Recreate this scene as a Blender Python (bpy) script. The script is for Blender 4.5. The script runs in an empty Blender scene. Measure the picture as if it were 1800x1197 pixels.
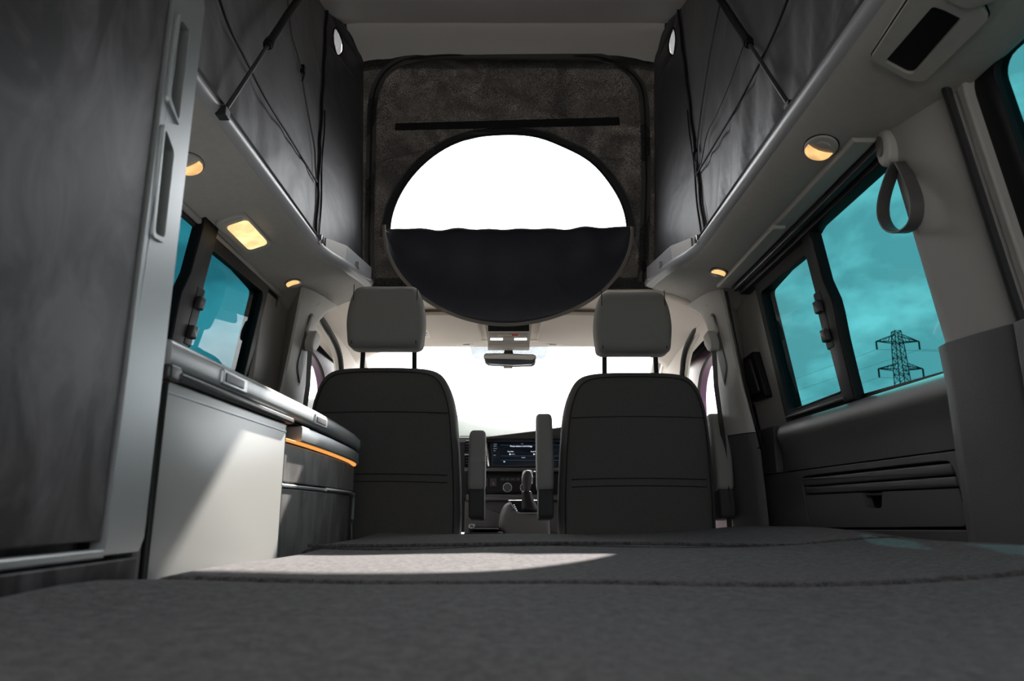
import bpy, math, random
from mathutils import Vector, Matrix
from mathutils.geometry import tessellate_polygon
random.seed(7)
SC = bpy.context.scene
COL = SC.collection

# ------------------------------------------------------------ camera, light, exposure
F_PX = 1250.0
PITCH = math.radians(13.26)
cam = bpy.data.cameras.new('camera')
cam.sensor_width = 36; cam.lens = F_PX/1800*36
cam.clip_start = 0.02; cam.clip_end = 2000
cam.dof.use_dof = True; cam.dof.focus_distance = 2.2; cam.dof.aperture_fstop = 7.0
camo = bpy.data.objects.new('camera', cam); COL.objects.link(camo)
camo.location = (0, 0, 0); camo.rotation_euler = (math.pi/2+PITCH, 0, 0)
SC.camera = camo

SUN_DIR = Vector((-.316, -1.53, -1.387)).normalized()      # the way the sunlight travels
sun = bpy.data.lights.new('sun', 'SUN'); sun.energy = 4.8; sun.angle = math.radians(.9); sun.color = (1, .95, .88)
suno = bpy.data.objects.new('sun', sun); COL.objects.link(suno)
suno.rotation_euler = SUN_DIR.to_track_quat('-Z', 'Y').to_euler(); suno.location = (3, 8, 8)

world = bpy.data.worlds.new('sky'); SC.world = world; world.use_nodes = True
nt = world.node_tree; nt.nodes.clear()
def N(t, **k):
    n = nt.nodes.new(t)
    for a, b in k.items(): setattr(n, a, b)
    return n
tc = N('ShaderNodeTexCoord'); mp = N('ShaderNodeMapping'); mp.inputs['Scale'].default_value = (1, 1, 1.9)
mp.inputs['Location'].default_value = (.31, .1, .22)
nz = N('ShaderNodeTexNoise'); nz.inputs['Scale'].default_value = 4.2; nz.inputs['Detail'].default_value = 9; nz.inputs['Roughness'].default_value = .55
nz.inputs['Distortion'].default_value = .35
cr = N('ShaderNodeValToRGB')
cr.color_ramp.elements[0].position = .48; cr.color_ramp.elements[0].color = (1.04, 1.08, 1.12, 1)
cr.color_ramp.elements[1].position = .62; cr.color_ramp.elements[1].color = (2.0, 2.0, 2.0, 1)
# brighter towards the sun's side, duller away from it
dp = N('ShaderNodeVectorMath', operation='DOT_PRODUCT'); dp.inputs[1].default_value = (.45, .82, .35)
mr = N('ShaderNodeMapRange'); mr.inputs['From Min'].default_value = -.6; mr.inputs['From Max'].default_value = .9
mr.inputs['To Min'].default_value = .42; mr.inputs['To Max'].default_value = 1.25
mx = N('ShaderNodeVectorMath', operation='MULTIPLY')
bg = N('ShaderNodeBackground'); bg.inputs['Strength'].default_value = 1.0
wo = N('ShaderNodeOutputWorld')
L = nt.links.new
L(tc.outputs['Generated'], mp.inputs[0]); L(mp.outputs[0], nz.inputs['Vector']); L(nz.outputs['Fac'], cr.inputs[0])
L(tc.outputs['Generated'], dp.inputs[0]); L(dp.outputs['Value'], mr.inputs['Value'])
L(cr.outputs[0], mx.inputs[0]); L(mr.outputs[0], mx.inputs[1]); L(mx.outputs[0], bg.inputs['Color']); L(bg.outputs[0], wo.inputs[0])

SC.view_settings.view_transform = 'Standard'; SC.view_settings.look = 'None'
SC.view_settings.exposure = 2.08; SC.view_settings.gamma = 1; SC.view_settings.use_curve_mapping = False

# ------------------------------------------------------------ helpers
def at(px, py, X=None, Y=None, Z=None):
    """Point where the sight line through a pixel meets a plane of the van."""
    c, s = math.cos(PITCH), math.sin(PITCH)
    u = (px-900)/F_PX; v = (598.5-py)/F_PX
    r = (u, c-v*s, s+v*c)
    t = X/r[0] if X is not None else Y/r[1] if Y is not None else Z/r[2]
    return Vector((t*r[0], t*r[1], t*r[2]))
def lerp(a, b, t): return a+(b-a)*t
def interp(x, xs, ys):
    if x <= xs[0]: return ys[0]
    for i in range(1, len(xs)):
        if x <= xs[i]:
            return lerp(ys[i-1], ys[i], (x-xs[i-1])/(xs[i]-xs[i-1]))
    return ys[-1]

def pmat(name, col, rough=.6, metal=0, bump=0, bscale=400, var=0, vscale=30, spec=.5, sheen=0, detail=3):
    m = bpy.data.materials.new(name); m.use_nodes = True
    t = m.node_tree; b = t.nodes['Principled BSDF']
    b.inputs['Base Color'].default_value = (*col, 1); b.inputs['Roughness'].default_value = rough
    b.inputs['Metallic'].default_value = metal; b.inputs['Specular IOR Level'].default_value = spec
    if sheen: b.inputs['Sheen Weight'].default_value = sheen
    if bump or var:
        g = t.nodes.new('ShaderNodeTexCoord')
    if bump:
        n = t.nodes.new('ShaderNodeTexNoise'); n.inputs['Scale'].default_value = bscale; n.inputs['Detail'].default_value = detail
        bp = t.nodes.new('ShaderNodeBump'); bp.inputs['Strength'].default_value = bump; bp.inputs['Distance'].default_value = .002
        t.links.new(g.outputs['Object'], n.inputs['Vector']); t.links.new(n.outputs['Fac'], bp.inputs['Height'])
        t.links.new(bp.outputs[0], b.inputs['Normal'])
    if var:
        n = t.nodes.new('ShaderNodeTexNoise'); n.inputs['Scale'].default_value = vscale; n.inputs['Detail'].default_value = 4
        r = t.nodes.new('ShaderNodeValToRGB')
        r.color_ramp.elements[0].position = .35; r.color_ramp.elements[1].position = .65
        r.color_ramp.elements[0].color = (*[c*(1-var) for c in col], 1)
        r.color_ramp.elements[1].color = (*[min(1, c*(1+var)) for c in col], 1)
        t.links.new(g.outputs['Object'], n.inputs['Vector']); t.links.new(n.outputs['Fac'], r.inputs[0])
        t.links.new(r.outputs[0], b.inputs['Base Color'])
    return m
def emat(name, col, s, var=0):
    m = bpy.data.materials.new(name); m.use_nodes = True
    b = m.node_tree.nodes['Principled BSDF']
    b.inputs['Base Color'].default_value = (*[c*.5 for c in col], 1)
    b.inputs['Emission Color'].default_value = (*col, 1); b.inputs['Emission Strength'].default_value = s
    if var:
        t = m.node_tree
        g = t.nodes.new('ShaderNodeTexCoord'); n = t.nodes.new('ShaderNodeTexNoise'); n.inputs['Scale'].default_value = 28
        r = t.nodes.new('ShaderNodeMapRange'); r.inputs['From Min'].default_value = .3; r.inputs['From Max'].default_value = .7
        r.inputs['To Min'].default_value = s*(1-var); r.inputs['To Max'].default_value = s*(1+var)
        t.links.new(g.outputs['Object'], n.inputs['Vector']); t.links.new(n.outputs['Fac'], r.inputs['Value']); t.links.new(r.outputs[0], b.inputs['Emission Strength'])
    return m
def glassmat(name, tint, refl=.08):
    m = bpy.data.materials.new(name); m.use_nodes = True
    t = m.node_tree; t.nodes.clear()
    a = t.nodes.new('ShaderNodeBsdfTransparent'); a.inputs[0].default_value = (*[c**.5 for c in tint], 1)     # two surfaces to a pane
    g = t.nodes.new('ShaderNodeBsdfGlossy'); g.inputs['Roughness'].default_value = .01; g.inputs[0].default_value = (1, 1, 1, 1)
    lw = t.nodes.new('ShaderNodeLayerWeight'); lw.inputs[0].default_value = .5
    pw = t.nodes.new('ShaderNodeMath'); pw.operation = 'POWER'; pw.inputs[1].default_value = 5
    mu = t.nodes.new('ShaderNodeMath'); mu.operation = 'MULTIPLY_ADD'; mu.inputs[1].default_value = .4; mu.inputs[2].default_value = refl
    mu.use_clamp = True
    x = t.nodes.new('ShaderNodeMixShader'); o = t.nodes.new('ShaderNodeOutputMaterial')
    t.links.new(lw.outputs['Facing'], pw.inputs[0]); t.links.new(pw.outputs[0], mu.inputs[0]); t.links.new(mu.outputs[0], x.inputs[0])
    t.links.new(a.outputs[0], x.inputs[1]); t.links.new(g.outputs[0], x.inputs[2]); t.links.new(x.outputs[0], o.inputs[0])
    return m
def clothmat(name, col, trans, spark=0, tcol=None, rough=.6, sheer=0):
    """woven cloth: a dark face plus a little light coming through"""
    m = bpy.data.materials.new(name); m.use_nodes = True
    t = m.node_tree; b = t.nodes['Principled BSDF']; o = t.nodes['Material Output']
    b.inputs['Base Color'].default_value = (*col, 1); b.inputs['Roughness'].default_value = rough; b.inputs['Sheen Weight'].default_value = .15
    g = t.nodes.new('ShaderNodeTexCoord')
    n = t.nodes.new('ShaderNodeTexNoise'); n.inputs['Scale'].default_value = 5; n.inputs['Detail'].default_value = 3; n.inputs['Distortion'].default_value = .3
    bp = t.nodes.new('ShaderNodeBump'); bp.inputs['Strength'].default_value = .5; bp.inputs['Distance'].default_value = .02
    t.links.new(g.outputs['Object'], n.inputs['Vector']); t.links.new(n.outputs['Fac'], bp.inputs['Height']); t.links.new(bp.outputs[0], b.inputs['Normal'])
    if trans:
        tr = t.nodes.new('ShaderNodeBsdfTranslucent'); tr.inputs[0].default_value = (*(tcol or (trans,)*3), 1)
        ad = t.nodes.new('ShaderNodeAddShader')
        if spark:
            n2 = t.nodes.new('ShaderNodeTexNoise'); n2.inputs['Scale'].default_value = 330; n2.inputs['Detail'].default_value = 2
            n3 = t.nodes.new('ShaderNodeTexNoise'); n3.inputs['Scale'].default_value = 7; n3.inputs['Detail'].default_value = 6; n3.inputs['Distortion'].default_value = 1.5
            r2 = t.nodes.new('ShaderNodeMapRange'); r2.inputs['From Min'].default_value = .42; r2.inputs['From Max'].default_value = .75; r2.inputs['To Min'].default_value = .25; r2.inputs['To Max'].default_value = 3.0*spark
            r3 = t.nodes.new('ShaderNodeMapRange'); r3.inputs['From Min'].default_value = .35; r3.inputs['From Max'].default_value = .65; r3.inputs['To Min'].default_value = .75; r3.inputs['To Max'].default_value = 1.25
            mm = t.nodes.new('ShaderNodeMath'); mm.operation = 'MULTIPLY'
            vm = t.nodes.new('ShaderNodeVectorMath'); vm.operation = 'SCALE'; vm.inputs[0].default_value = tcol or (trans,)*3
            t.links.new(g.outputs['Object'], n2.inputs['Vector']); t.links.new(n2.outputs['Fac'], r2.inputs['Value'])
            t.links.new(g.outputs['Object'], n3.inputs['Vector']); t.links.new(n3.outputs['Fac'], r3.inputs['Value'])
            t.links.new(r2.outputs[0], mm.inputs[0]); t.links.new(r3.outputs[0], mm.inputs[1]); t.links.new(mm.outputs[0], vm.inputs['Scale'])
            t.links.new(vm.outputs[0], tr.inputs[0])
        t.links.new(b.outputs[0], ad.inputs[0]); t.links.new(tr.outputs[0], ad.inputs[1]); t.links.new(ad.outputs[0], o.inputs[0])
    return m

def setprops(o, label=None, cat=None, group=None, kind=None):
    if label: o['label'] = label
    if cat: o['category'] = cat
    if group: o['group'] = group
    if kind: o['kind'] = kind
    return o
def thing(name, label, cat, loc=(0, 0, 0), group=None, kind=None):
    o = bpy.data.objects.new(name, None); COL.objects.link(o); o.location = loc; o.empty_display_size = .05
    return setprops(o, label, cat, group, kind)

class MB:
    def __init__(s): s.v = []; s.f = []
    def add(s, v, f):
        n = len(s.v); s.v += [tuple(p) for p in v]; s.f += [tuple(i+n for i in q) for q in f]; return s
    def box(s, x0, x1, y0, y1, z0, z1, m=None):
        v = [Vector((x, y, z)) for x in (x0, x1) for y in (y0, y1) for z in (z0, z1)]
        if m: v = [m @ p for p in v]
        return s.add(v, [(0, 1, 3, 2), (4, 6, 7, 5), (0, 4, 5, 1), (2, 3, 7, 6), (0, 2, 6, 4), (1, 5, 7, 3)])
    def tube(s, pts, r, n=8, closed=False, flat=1, up=(0, 0, 1)):
        pts = [Vector(p) for p in pts]; m = len(pts); v = []; f = []
        up = Vector(up)
        for i, p in enumerate(pts):
            a = pts[(i-1) % m] if (i or closed) else p; b = pts[(i+1) % m] if (i < m-1 or closed) else p
            d = (b-a).normalized(); side = d.cross(up)
            if side.length < 1e-3: side = d.cross(Vector((1, 0, 0)))
            side.normalize(); w = side.cross(d)
            rr = r[i] if isinstance(r, (list, tuple)) else r
            for k in range(n):
                an = 2*math.pi*k/n
                v.append(p+side*math.cos(an)*rr+w*math.sin(an)*rr*flat)
        for i in range(m if closed else m-1):
            j = (i+1) % m
            for k in range(n):
                f.append((i*n+k, i*n+(k+1) % n, j*n+(k+1) % n, j*n+k))
        if not closed: f.append(tuple(range(n))[::-1]); f.append(tuple((m-1)*n+k for k in range(n)))
        return s.add(v, f)
    def grid(s, fn, nu, nv):
        v = [fn(i/nu, j/nv) for i in range(nu+1) for j in range(nv+1)]
        f = [(i*(nv+1)+j, (i+1)*(nv+1)+j, (i+1)*(nv+1)+j+1, i*(nv+1)+j+1) for i in range(nu) for j in range(nv)]
        return s.add(v, f)
    def loft(s, rows, closed=False, caps=False):
        n = len(rows[0]); v = [p for r in rows for p in r]; f = []
        for i in range(len(rows)-1):
            for k in range(n if closed else n-1):
                f.append((i*n+k, i*n+(k+1) % n, (i+1)*n+(k+1) % n, (i+1)*n+k))
        if caps: f.append(tuple(range(n))[::-1]); f.append(tuple((len(rows)-1)*n+k for k in range(n)))
        return s.add(v, f)
    def plate(s, outer, holes, mp, d0, d1):
        """flat plate with holes; mp(a, b, depth) gives the point"""
        loops = [list(outer)]+[list(h) for h in holes]
        flat = [p for l in loops for p in l]
        tri = tessellate_polygon([[Vector((a, b, 0)) for a, b in l] for l in loops])
        n = len(flat)
        v = [mp(a, b, d0) for a, b in flat]+[mp(a, b, d1) for a, b in flat]
        f = [tuple(t) for t in tri]+[tuple(i+n for i in t)[::-1] for t in tri]
        o = 0
        for l in loops:
            m = len(l)
            for i in range(m): f.append((o+i, o+(i+1) % m, n+o+(i+1) % m, n+o+i))
            o += m
        return s.add(v, f)
    def slab(s, outl, mp, d0, d1, r=.003, steps=3, back=False, puff=0, scale=False):
        """outline with thickness; the edge at depth d1 (and at d0 when back) is rounded"""
        def inset(l, w):
            out = []; m = len(l); A = sum(l[i][0]*l[(i+1) % m][1]-l[(i+1) % m][0]*l[i][1] for i in range(m)); sg = 1 if A > 0 else -1
            for i in range(m):
                p, q, t = Vector(l[i-1]), Vector(l[i]), Vector(l[(i+1) % m])
                e1 = (q-p).normalized(); e2 = (t-q).normalized()
                nn = Vector((-(e1.y+e2.y), e1.x+e2.x))*sg
                if nn.length < 1e-6: nn = Vector((-e1.y, e1.x))*sg
                nn.normalize(); c = max(.5, nn.dot(Vector((-e1.y, e1.x))*sg))
                out.append((q.x+nn.x*w/c, q.y+nn.y*w/c))
            return out
        if scale:
            bx = [p[0] for p in outl]; by = [p[1] for p in outl]; cx_, cy_ = (min(bx)+max(bx))/2, (min(by)+max(by))/2
            hx, hy_ = (max(bx)-min(bx))/2, (max(by)-min(by))/2
            def inset(l, w): return [(cx_+(p[0]-cx_)*(1-w/hx), cy_+(p[1]-cy_)*(1-w/hy_)) for p in l]
        sg = 1 if d1 > d0 else -1
        rows = []
        if back:
            for k in range(steps+1):
                a = math.pi/2*k/steps; rows.append((inset(outl, r*(1-math.sin(a))), d0+sg*r*(1-math.cos(a))))
        else: rows.append((outl, d0))
        for k in range(steps+1):
            a = math.pi/2*k/steps; rows.append((inset(outl, r*(1-math.cos(a))), d1-sg*r*(1-math.sin(a))))
        if puff:
            for q in (.25, .5, .75):
                rows.append((inset(outl, r+q*puff[0]), d1+sg*puff[1]*math.sin(q*math.pi/2)))
        v = [mp(a, b, d) for l, d in rows for a, b in l]; n = len(outl); f = []
        for i in range(len(rows)-1):
            for k in range(n): f.append((i*n+k, i*n+(k+1) % n, (i+1)*n+(k+1) % n, (i+1)*n+k))
        f.append(tuple(range(n))[::-1])
        if scale:
            l, d = inset(outl, 0), rows[-1][1]
            m = len(rows)*n; v.append(mp(cx_, cy_, d+(sg*puff[1]*.08 if puff else 0)))
            for k in range(n): f.append(((len(rows)-1)*n+k, (len(rows)-1)*n+(k+1) % n, m))
        else: f.append(tuple((len(rows)-1)*n+k for k in range(n)))
        return s.add(v, f)
    def lathe(s, prof, c, ax, n=20):
        ax = Vector(ax).normalized(); u = ax.orthogonal().normalized(); w = ax.cross(u)
        rows = [[Vector(c)+ax*h+(u*math.cos(2*math.pi*k/n)+w*math.sin(2*math.pi*k/n))*r for k in range(n)] for r, h in prof]
        return s.loft(rows, True, True)
    def build(s, name, mat, parent=None, smooth=True, bevel=0, sub=0, solid=0, angle=40, **pr):
        me = bpy.data.meshes.new(name); me.from_pydata(s.v, [], s.f); me.validate()
        import bmesh
        bm = bmesh.new(); bm.from_mesh(me); bmesh.ops.recalc_face_normals(bm, faces=bm.faces); bm.to_mesh(me); bm.free()
        for m in (mat if isinstance(mat, (list, tuple)) else [mat]): me.materials.append(m)
        if smooth:
            for p in me.polygons: p.use_smooth = True
            me.set_sharp_from_angle(angle=math.radians(angle))
        o = bpy.data.objects.new(name, me); COL.objects.link(o)
        if parent:
            o.parent = parent
            off = parent_off(parent)
            if off.length > 0: me.transform(Matrix.Translation(-off))
        if solid:
            md = o.modifiers.new('thickness', 'SOLIDIFY'); md.thickness = solid; md.offset = 0
        if bevel:
            md = o.modifiers.new('bevel', 'BEVEL'); md.width = bevel; md.segments = 2; md.limit_method = 'ANGLE'
        if sub:
            md = o.modifiers.new('sub', 'SUBSURF'); md.levels = sub; md.render_levels = sub
        return setprops(o, **pr)
def parent_off(p):
    v = Vector((0, 0, 0))
    while p: v += Vector(p.location); p = p.parent
    return v

def rr(x0, x1, y0, y1, r, n=5):
    out = []
    for cx, cy, a in ((x1-r, y1-r, 0), (x0+r, y1-r, 90), (x0+r, y0+r, 180), (x1-r, y0+r, 270)):
        for k in range(n+1):
            t = math.radians(a+90*k/n); out.append((cx+r*math.cos(t), cy+r*math.sin(t)))
    return out
def rp(pts, r, n=5):
    """polygon with rounded corners; r may be a list"""
    out = []; m = len(pts)
    for i in range(m):
        p, q, t = Vector(pts[i-1]), Vector(pts[i]), Vector(pts[(i+1) % m])
        ri = r[i] if isinstance(r, (list, tuple)) else r
        a = min(ri, (p-q).length*.48); b = min(ri, (t-q).length*.48)
        if ri <= 0: out.append(tuple(q)); continue
        s0 = q+(p-q).normalized()*a; s1 = q+(t-q).normalized()*b
        for k in range(n+1):
            u = k/n; w = s0.lerp(q, u).lerp(q.lerp(s1, u), u); out.append((w.x, w.y))
    return out
def ell(cx, cy, a, b, n=32, t0=0, t1=360):
    full = abs(t1-t0) >= 360; m = n if full else n+1
    return [(cx+a*math.cos(math.radians(t0+(t1-t0)*k/n)), cy+b*math.sin(math.radians(t0+(t1-t0)*k/n))) for k in range(m)]
def smooth_path(pts, n=6):
    pts = [Vector(p) for p in pts]; out = []
    for i in range(len(pts)-1):
        p0 = pts[max(0, i-1)]; p1 = pts[i]; p2 = pts[i+1]; p3 = pts[min(len(pts)-1, i+2)]
        for k in range(n):
            t = k/n
            out.append(.5*((2*p1)+(-p0+p2)*t+(2*p0-5*p1+4*p2-p3)*t*t+(-p0+3*p1-3*p2+p3)*t**3))
    out.append(pts[-1]); return out

# which way the sides of the van stand: X of the glass plane at height z
def XW(z): return .80 if z < .24 else .80-.149*(z-.24)
def wmap(s):
    return lambda y, z, d: Vector((s*(XW(z)-d), y, z))
def xmap(X, s=1):          # plane X = s*X, depth towards the middle of the van
    return lambda y, z, d: Vector((s*(X-d), y, z))
def ymap(Y): return lambda x, z, d: Vector((x, Y-d, z))
def zmap(Z): return lambda x, y, d: Vector((x, y, Z+d))
def px2(pts, X=None, Y=None, Z=None):
    o = []
    for p in pts:
        w = at(*p, X=X, Y=Y, Z=Z)
        o.append((w.y, w.z) if X is not None else (w.x, w.z) if Y is not None else (w.x, w.y))
    return o

# ------------------------------------------------------------ materials
M = {}
M['canvas'] = clothmat('black_canvas', (.024, .0235, .029), .0016, rough=.5)
M['mesh'] = clothmat('backlit_canvas', (.022, .021, .021), .010, spark=1, tcol=(.048, .045, .043), rough=.8)
M['flap'] = clothmat('navy_canvas', (.026, .029, .044), .0012, tcol=(.001, .0013, .002), rough=.5)
M['vent'] = clothmat('white_mesh', (.5, .5, .5), .35, rough=.8)
M['brown_tape'] = pmat('brown_tape', (.30, .26, .235), .85, bump=.3)
M['black_tape'] = pmat('black_tape', (.012, .012, .013), .9, bump=.3)
M['zip'] = pmat('zip_tape', (.10, .093, .09), .8, bump=.3)
M['seam'] = pmat('seam', (.012, .012, .014), .7)
M['light_seam'] = pmat('light_seam', (.12, .115, .12), .7)
M['liner'] = pmat('roof_liner', (.43, .41, .385), .75, bump=.15, bscale=700, var=.03, vscale=60)
M['cab_liner'] = pmat('cab_liner', (.84, .765, .69), .85, bump=.15, bscale=700)
M['roof'] = pmat('roof_shell', (.88, .83, .79), .7, bump=.1, bscale=500)
M['light_trim'] = pmat('light_trim', (.47, .45, .42), .5, bump=.25, bscale=900)
M['pillar'] = pmat('pillar_trim', (.40, .375, .35), .65, bump=.25, bscale=900)
M['rail'] = pmat('white_rail', (.40, .40, .42), .35)
M['dark_trim'] = pmat('dark_trim', (.08, .075, .077), .5, bump=.4, bscale=900)
M['mid_trim'] = pmat('mid_trim', (.10, .095, .094), .4, bump=.3, bscale=900)
M['black'] = pmat('black_plastic', (.007, .007, .008), .5, spec=.25)
M['blackm'] = pmat('black_matt', (.008, .008, .009), .9, spec=.05)
M['rubber'] = pmat('rubber', (.012, .012, .012), .7)
M['charcoal'] = pmat('charcoal_plastic', (.035, .035, .038), .4)
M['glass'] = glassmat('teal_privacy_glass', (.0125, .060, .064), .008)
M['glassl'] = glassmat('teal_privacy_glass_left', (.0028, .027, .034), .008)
M['clear'] = glassmat('clear_glass', (.97, .985, .985), .015)
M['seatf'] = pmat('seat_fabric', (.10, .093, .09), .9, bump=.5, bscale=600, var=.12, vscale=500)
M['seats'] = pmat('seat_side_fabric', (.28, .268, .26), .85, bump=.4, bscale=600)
M['seatpl'] = pmat('armrest_plastic', (.04, .039, .042), .75)
M['alu'] = pmat('brushed_alu', (.52, .54, .55), .38, metal=.75, bump=.06, bscale=300)
M['white'] = pmat('white_laminate', (.37, .37, .36), .32)
M['counter'] = pmat('pale_grey_counter', (.42, .43, .44), .28)
M['olive'] = pmat('olive_grip', (.085, .08, .062), .6)
M['chrome'] = pmat('chrome', (.7, .7, .72), .15, metal=1)
M['beige'] = pmat('beige_plastic', (.62, .58, .52), .55, bump=.1, bscale=600)
M['steel'] = pmat('galvanised_steel', (.02, .022, .024), .7)
M['purple'] = pmat('purple_paint', (.10, .035, .085), .3)
M['hill'] = pmat('grass_hill', (.035, .044, .038), .95, var=.3, vscale=.05)
M['ground'] = pmat('tarmac', (.16, .16, .15), .9, var=.2, vscale=.3)
M['leaf'] = pmat('foliage', (.035, .07, .02), .8, var=.5, vscale=2)
M['lamp'] = emat('warm_lamp', (1, .56, .22), .24, .35)
M['lamp2'] = emat('warm_lamp_bright', (1, .66, .30), .34, .3)
M['led'] = emat('amber_led', (1, .42, .10), .22)
M['whitelight'] = emat('white_lamp', (1, 1, .97), .5)
M['red'] = pmat('red_button', (.75, .12, .08), .5)
M['yellow'] = pmat('yellow_label', (.9, .62, .05), .6)
M['paper'] = pmat('white_label', (.8, .8, .78), .6)
M['ink'] = pmat('black_ink', (.02, .02, .02), .6)
M['screen'] = emat('display', (.012, .02, .035), .02); M['screen'].node_tree.nodes['Principled BSDF'].inputs['Roughness'].default_value = .15
M['text'] = emat('display_text', (.75, .8, .85), .3)
M['textdim'] = emat('display_text_dim', (.35, .42, .5), .2)
M['textblue'] = emat('display_line', (.06, .16, .34), .06)
M['mirror'] = pmat('mirror_glass', (.75, .77, .78), .03, metal=1)
M['belt'] = pmat('belt_webbing', (.05, .048, .046), .8, bump=.5, bscale=900)
def concrete(name, a, b, rough=.55):
    m = bpy.data.materials.new(name); m.use_nodes = True
    t = m.node_tree; p = t.nodes['Principled BSDF']; p.inputs['Roughness'].default_value = rough
    g = t.nodes.new('ShaderNodeTexCoord'); mpn = t.nodes.new('ShaderNodeMapping')
    mpn.inputs['Rotation'].default_value = (math.radians(35), 0, 0); mpn.inputs['Scale'].default_value = (1, 1.3, .75)
    n = t.nodes.new('ShaderNodeTexNoise'); n.inputs['Scale'].default_value = 11; n.inputs['Detail'].default_value = 6; n.inputs['Roughness'].default_value = .55; n.inputs['Distortion'].default_value = .8
    r = t.nodes.new('ShaderNodeValToRGB')
    r.color_ramp.elements[0].position = .42; r.color_ramp.elements[0].color = (*a, 1)
    r.color_ramp.elements[1].position = .64; r.color_ramp.elements[1].color = (*b, 1)
    t.links.new(g.outputs['Object'], mpn.inputs[0]); t.links.new(mpn.outputs[0], n.inputs['Vector'])
    t.links.new(n.outputs['Fac'], r.inputs[0]); t.links.new(r.outputs[0], p.inputs['Base Color'])
    return m
M['concrete'] = concrete('slate_laminate', (.11, .103, .10), (.24, .23, .228), .48)
M['closet'] = concrete('closet_laminate', (.020, .0168, .0185), (.125, .108, .118), .5)
def felt():
    m = bpy.data.materials.new('grey_felt'); m.use_nodes = True
    t = m.node_tree; p = t.nodes['Principled BSDF']; p.inputs['Roughness'].default_value = .95; p.inputs['Sheen Weight'].default_value = .1
    p.inputs['Specular IOR Level'].default_value = .1
    g = t.nodes.new('ShaderNodeTexCoord')
    n = t.nodes.new('ShaderNodeTexNoise'); n.inputs['Scale'].default_value = 420; n.inputs['Detail'].default_value = 3
    n2 = t.nodes.new('ShaderNodeTexNoise'); n2.inputs['Scale'].default_value = 110; n2.inputs['Detail'].default_value = 4
    a = t.nodes.new('ShaderNodeMath'); a.operation = 'ADD'
    h = t.nodes.new('ShaderNodeMath'); h.operation = 'MULTIPLY'; h.inputs[1].default_value = .5
    r = t.nodes.new('ShaderNodeValToRGB')
    r.color_ramp.elements[0].position = .36; r.color_ramp.elements[0].color = (.028, .0245, .0265, 1)
    r.color_ramp.elements[1].position = .64; r.color_ramp.elements[1].color = (.128, .117, .121, 1)
    t.links.new(g.outputs['Object'], n.inputs['Vector']); t.links.new(g.outputs['Object'], n2.inputs['Vector'])
    t.links.new(n.outputs['Fac'], a.inputs[0]); t.links.new(n2.outputs['Fac'], a.inputs[1]); t.links.new(a.outputs[0], h.inputs[0])
    t.links.new(h.outputs[0], r.inputs[0]); t.links.new(r.outputs[0], p.inputs['Base Color'])
    bp = t.nodes.new('ShaderNodeBump'); bp.inputs['Strength'].default_value = .6; bp.inputs['Distance'].default_value = .002
    t.links.new(n.outputs['Fac'], bp.inputs['Height']); t.links.new(bp.outputs[0], p.inputs['Normal'])
    return m
M['felt'] = felt()

# ------------------------------------------------------------ outside
MB().box(-900, 900, -900, 900, -1.7, -1.5).build('ground', M['ground'], smooth=False, label='grey tarmac ground around the van', cat='ground', kind='structure')
REAR = -.55
BED = -.072

# ------------------------------------------------------------ structure: floor, body sides
MB().box(-.87, .87, REAR, 3.6, -.70, -.66).build('floor', M['dark_trim'], smooth=False, label='dark floor of the van under bed and seats', cat='floor', kind='structure')

def side(s):
    """the outer body side with its window openings"""
    nm = 'wall_right' if s > 0 else 'wall_left'
    root = thing(nm, 'grey trimmed %s side of the van interior' % ('right' if s > 0 else 'left'), 'wall', (s*.8, 1, -.66), kind='structure')
    win = rr(1.10 if s > 0 else .8, 2.25, .225, .705, .05)
    holes = [win]
    if s > 0: holes.append(rr(.05, 1.06, .24, .71, .03))
    outer = [(REAR, -.66), (2.36, -.66), (2.36, .80), (REAR, .80)]
    MB().plate(outer, holes, lambda y, z, d: Vector((s*(XW(z)+.045-d), y, z)), 0, .015).build('body_panel', M['blackm'], root, smooth=False)
    # reveal around the sliding window opening, from the inner lining to the outer skin
    return root, win
WR, winR = side(1)
WL, winL = side(-1)

# right side: sliding door, window
D1 = thing('door_1', 'sliding side door with grey upper trim and dark lower card on the right', 'door', (.8, 1.7, -.66), kind='structure')
wm = wmap(1)
MB().plate([(2.03, .236), (2.46, .236), (2.46, .70), (1.15, .70), (1.15, .66), (2.03, .66)], [], wm, -.02, .004).build('upper_trim', M['light_trim'], D1, bevel=.003)
MB().slab(rp([(2.15, .36), (2.28, .37), (2.30, .50), (2.15, .485)], .01), wm, 0, .0065, .003).build('trim_inset', M['light_trim'], D1)
# lower card: profile across, drawn along the door
def card_prof(z0, z1, prof, y0, y1, fade=.12):
    rows = []
    for k in range(25):
        y = lerp(y0, y1, k/24)
        q = min(1, max(0, (y1-y)/fade)); q = q*q*(3-2*q)
        rows.append([Vector((lerp(.795, x, q) if x < .795 else x, y, z)) for x, z in prof])
    return rows
ledge = [(.84, .236), (.80, .238), (.776, .236), (.758, .229), (.748, .215), (.744, .20), (.748, .185), (.757, .165), (.765, .14), (.770, .10), (.84, .10)]
MB().loft(card_prof(0, 0, ledge, 1.13, 2.12), caps=True).build('ledge', M['mid_trim'], D1)
MB().plate([(1.13, -.66), (2.34, -.66), (2.34, .097), (1.13, .097)], [rp([(1.232, -.036), (1.90, -.054), (1.93, .082), (1.262, .082)], [.02, .03, .03, .02])], xmap(.84), 0, .07).build('lower_card', M['dark_trim'], D1, bevel=.002)
MB().box(.77, .84, 2.1, 2.46, .10, .236).build('front_card', M['dark_trim'], D1, bevel=.004)
MB().plate([(1.22, -.07), (1.95, -.07), (1.95, .095), (1.22, .095)], [], xmap(.80), 0, .012).build('pocket_back', M['blackm'], D1)
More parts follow.
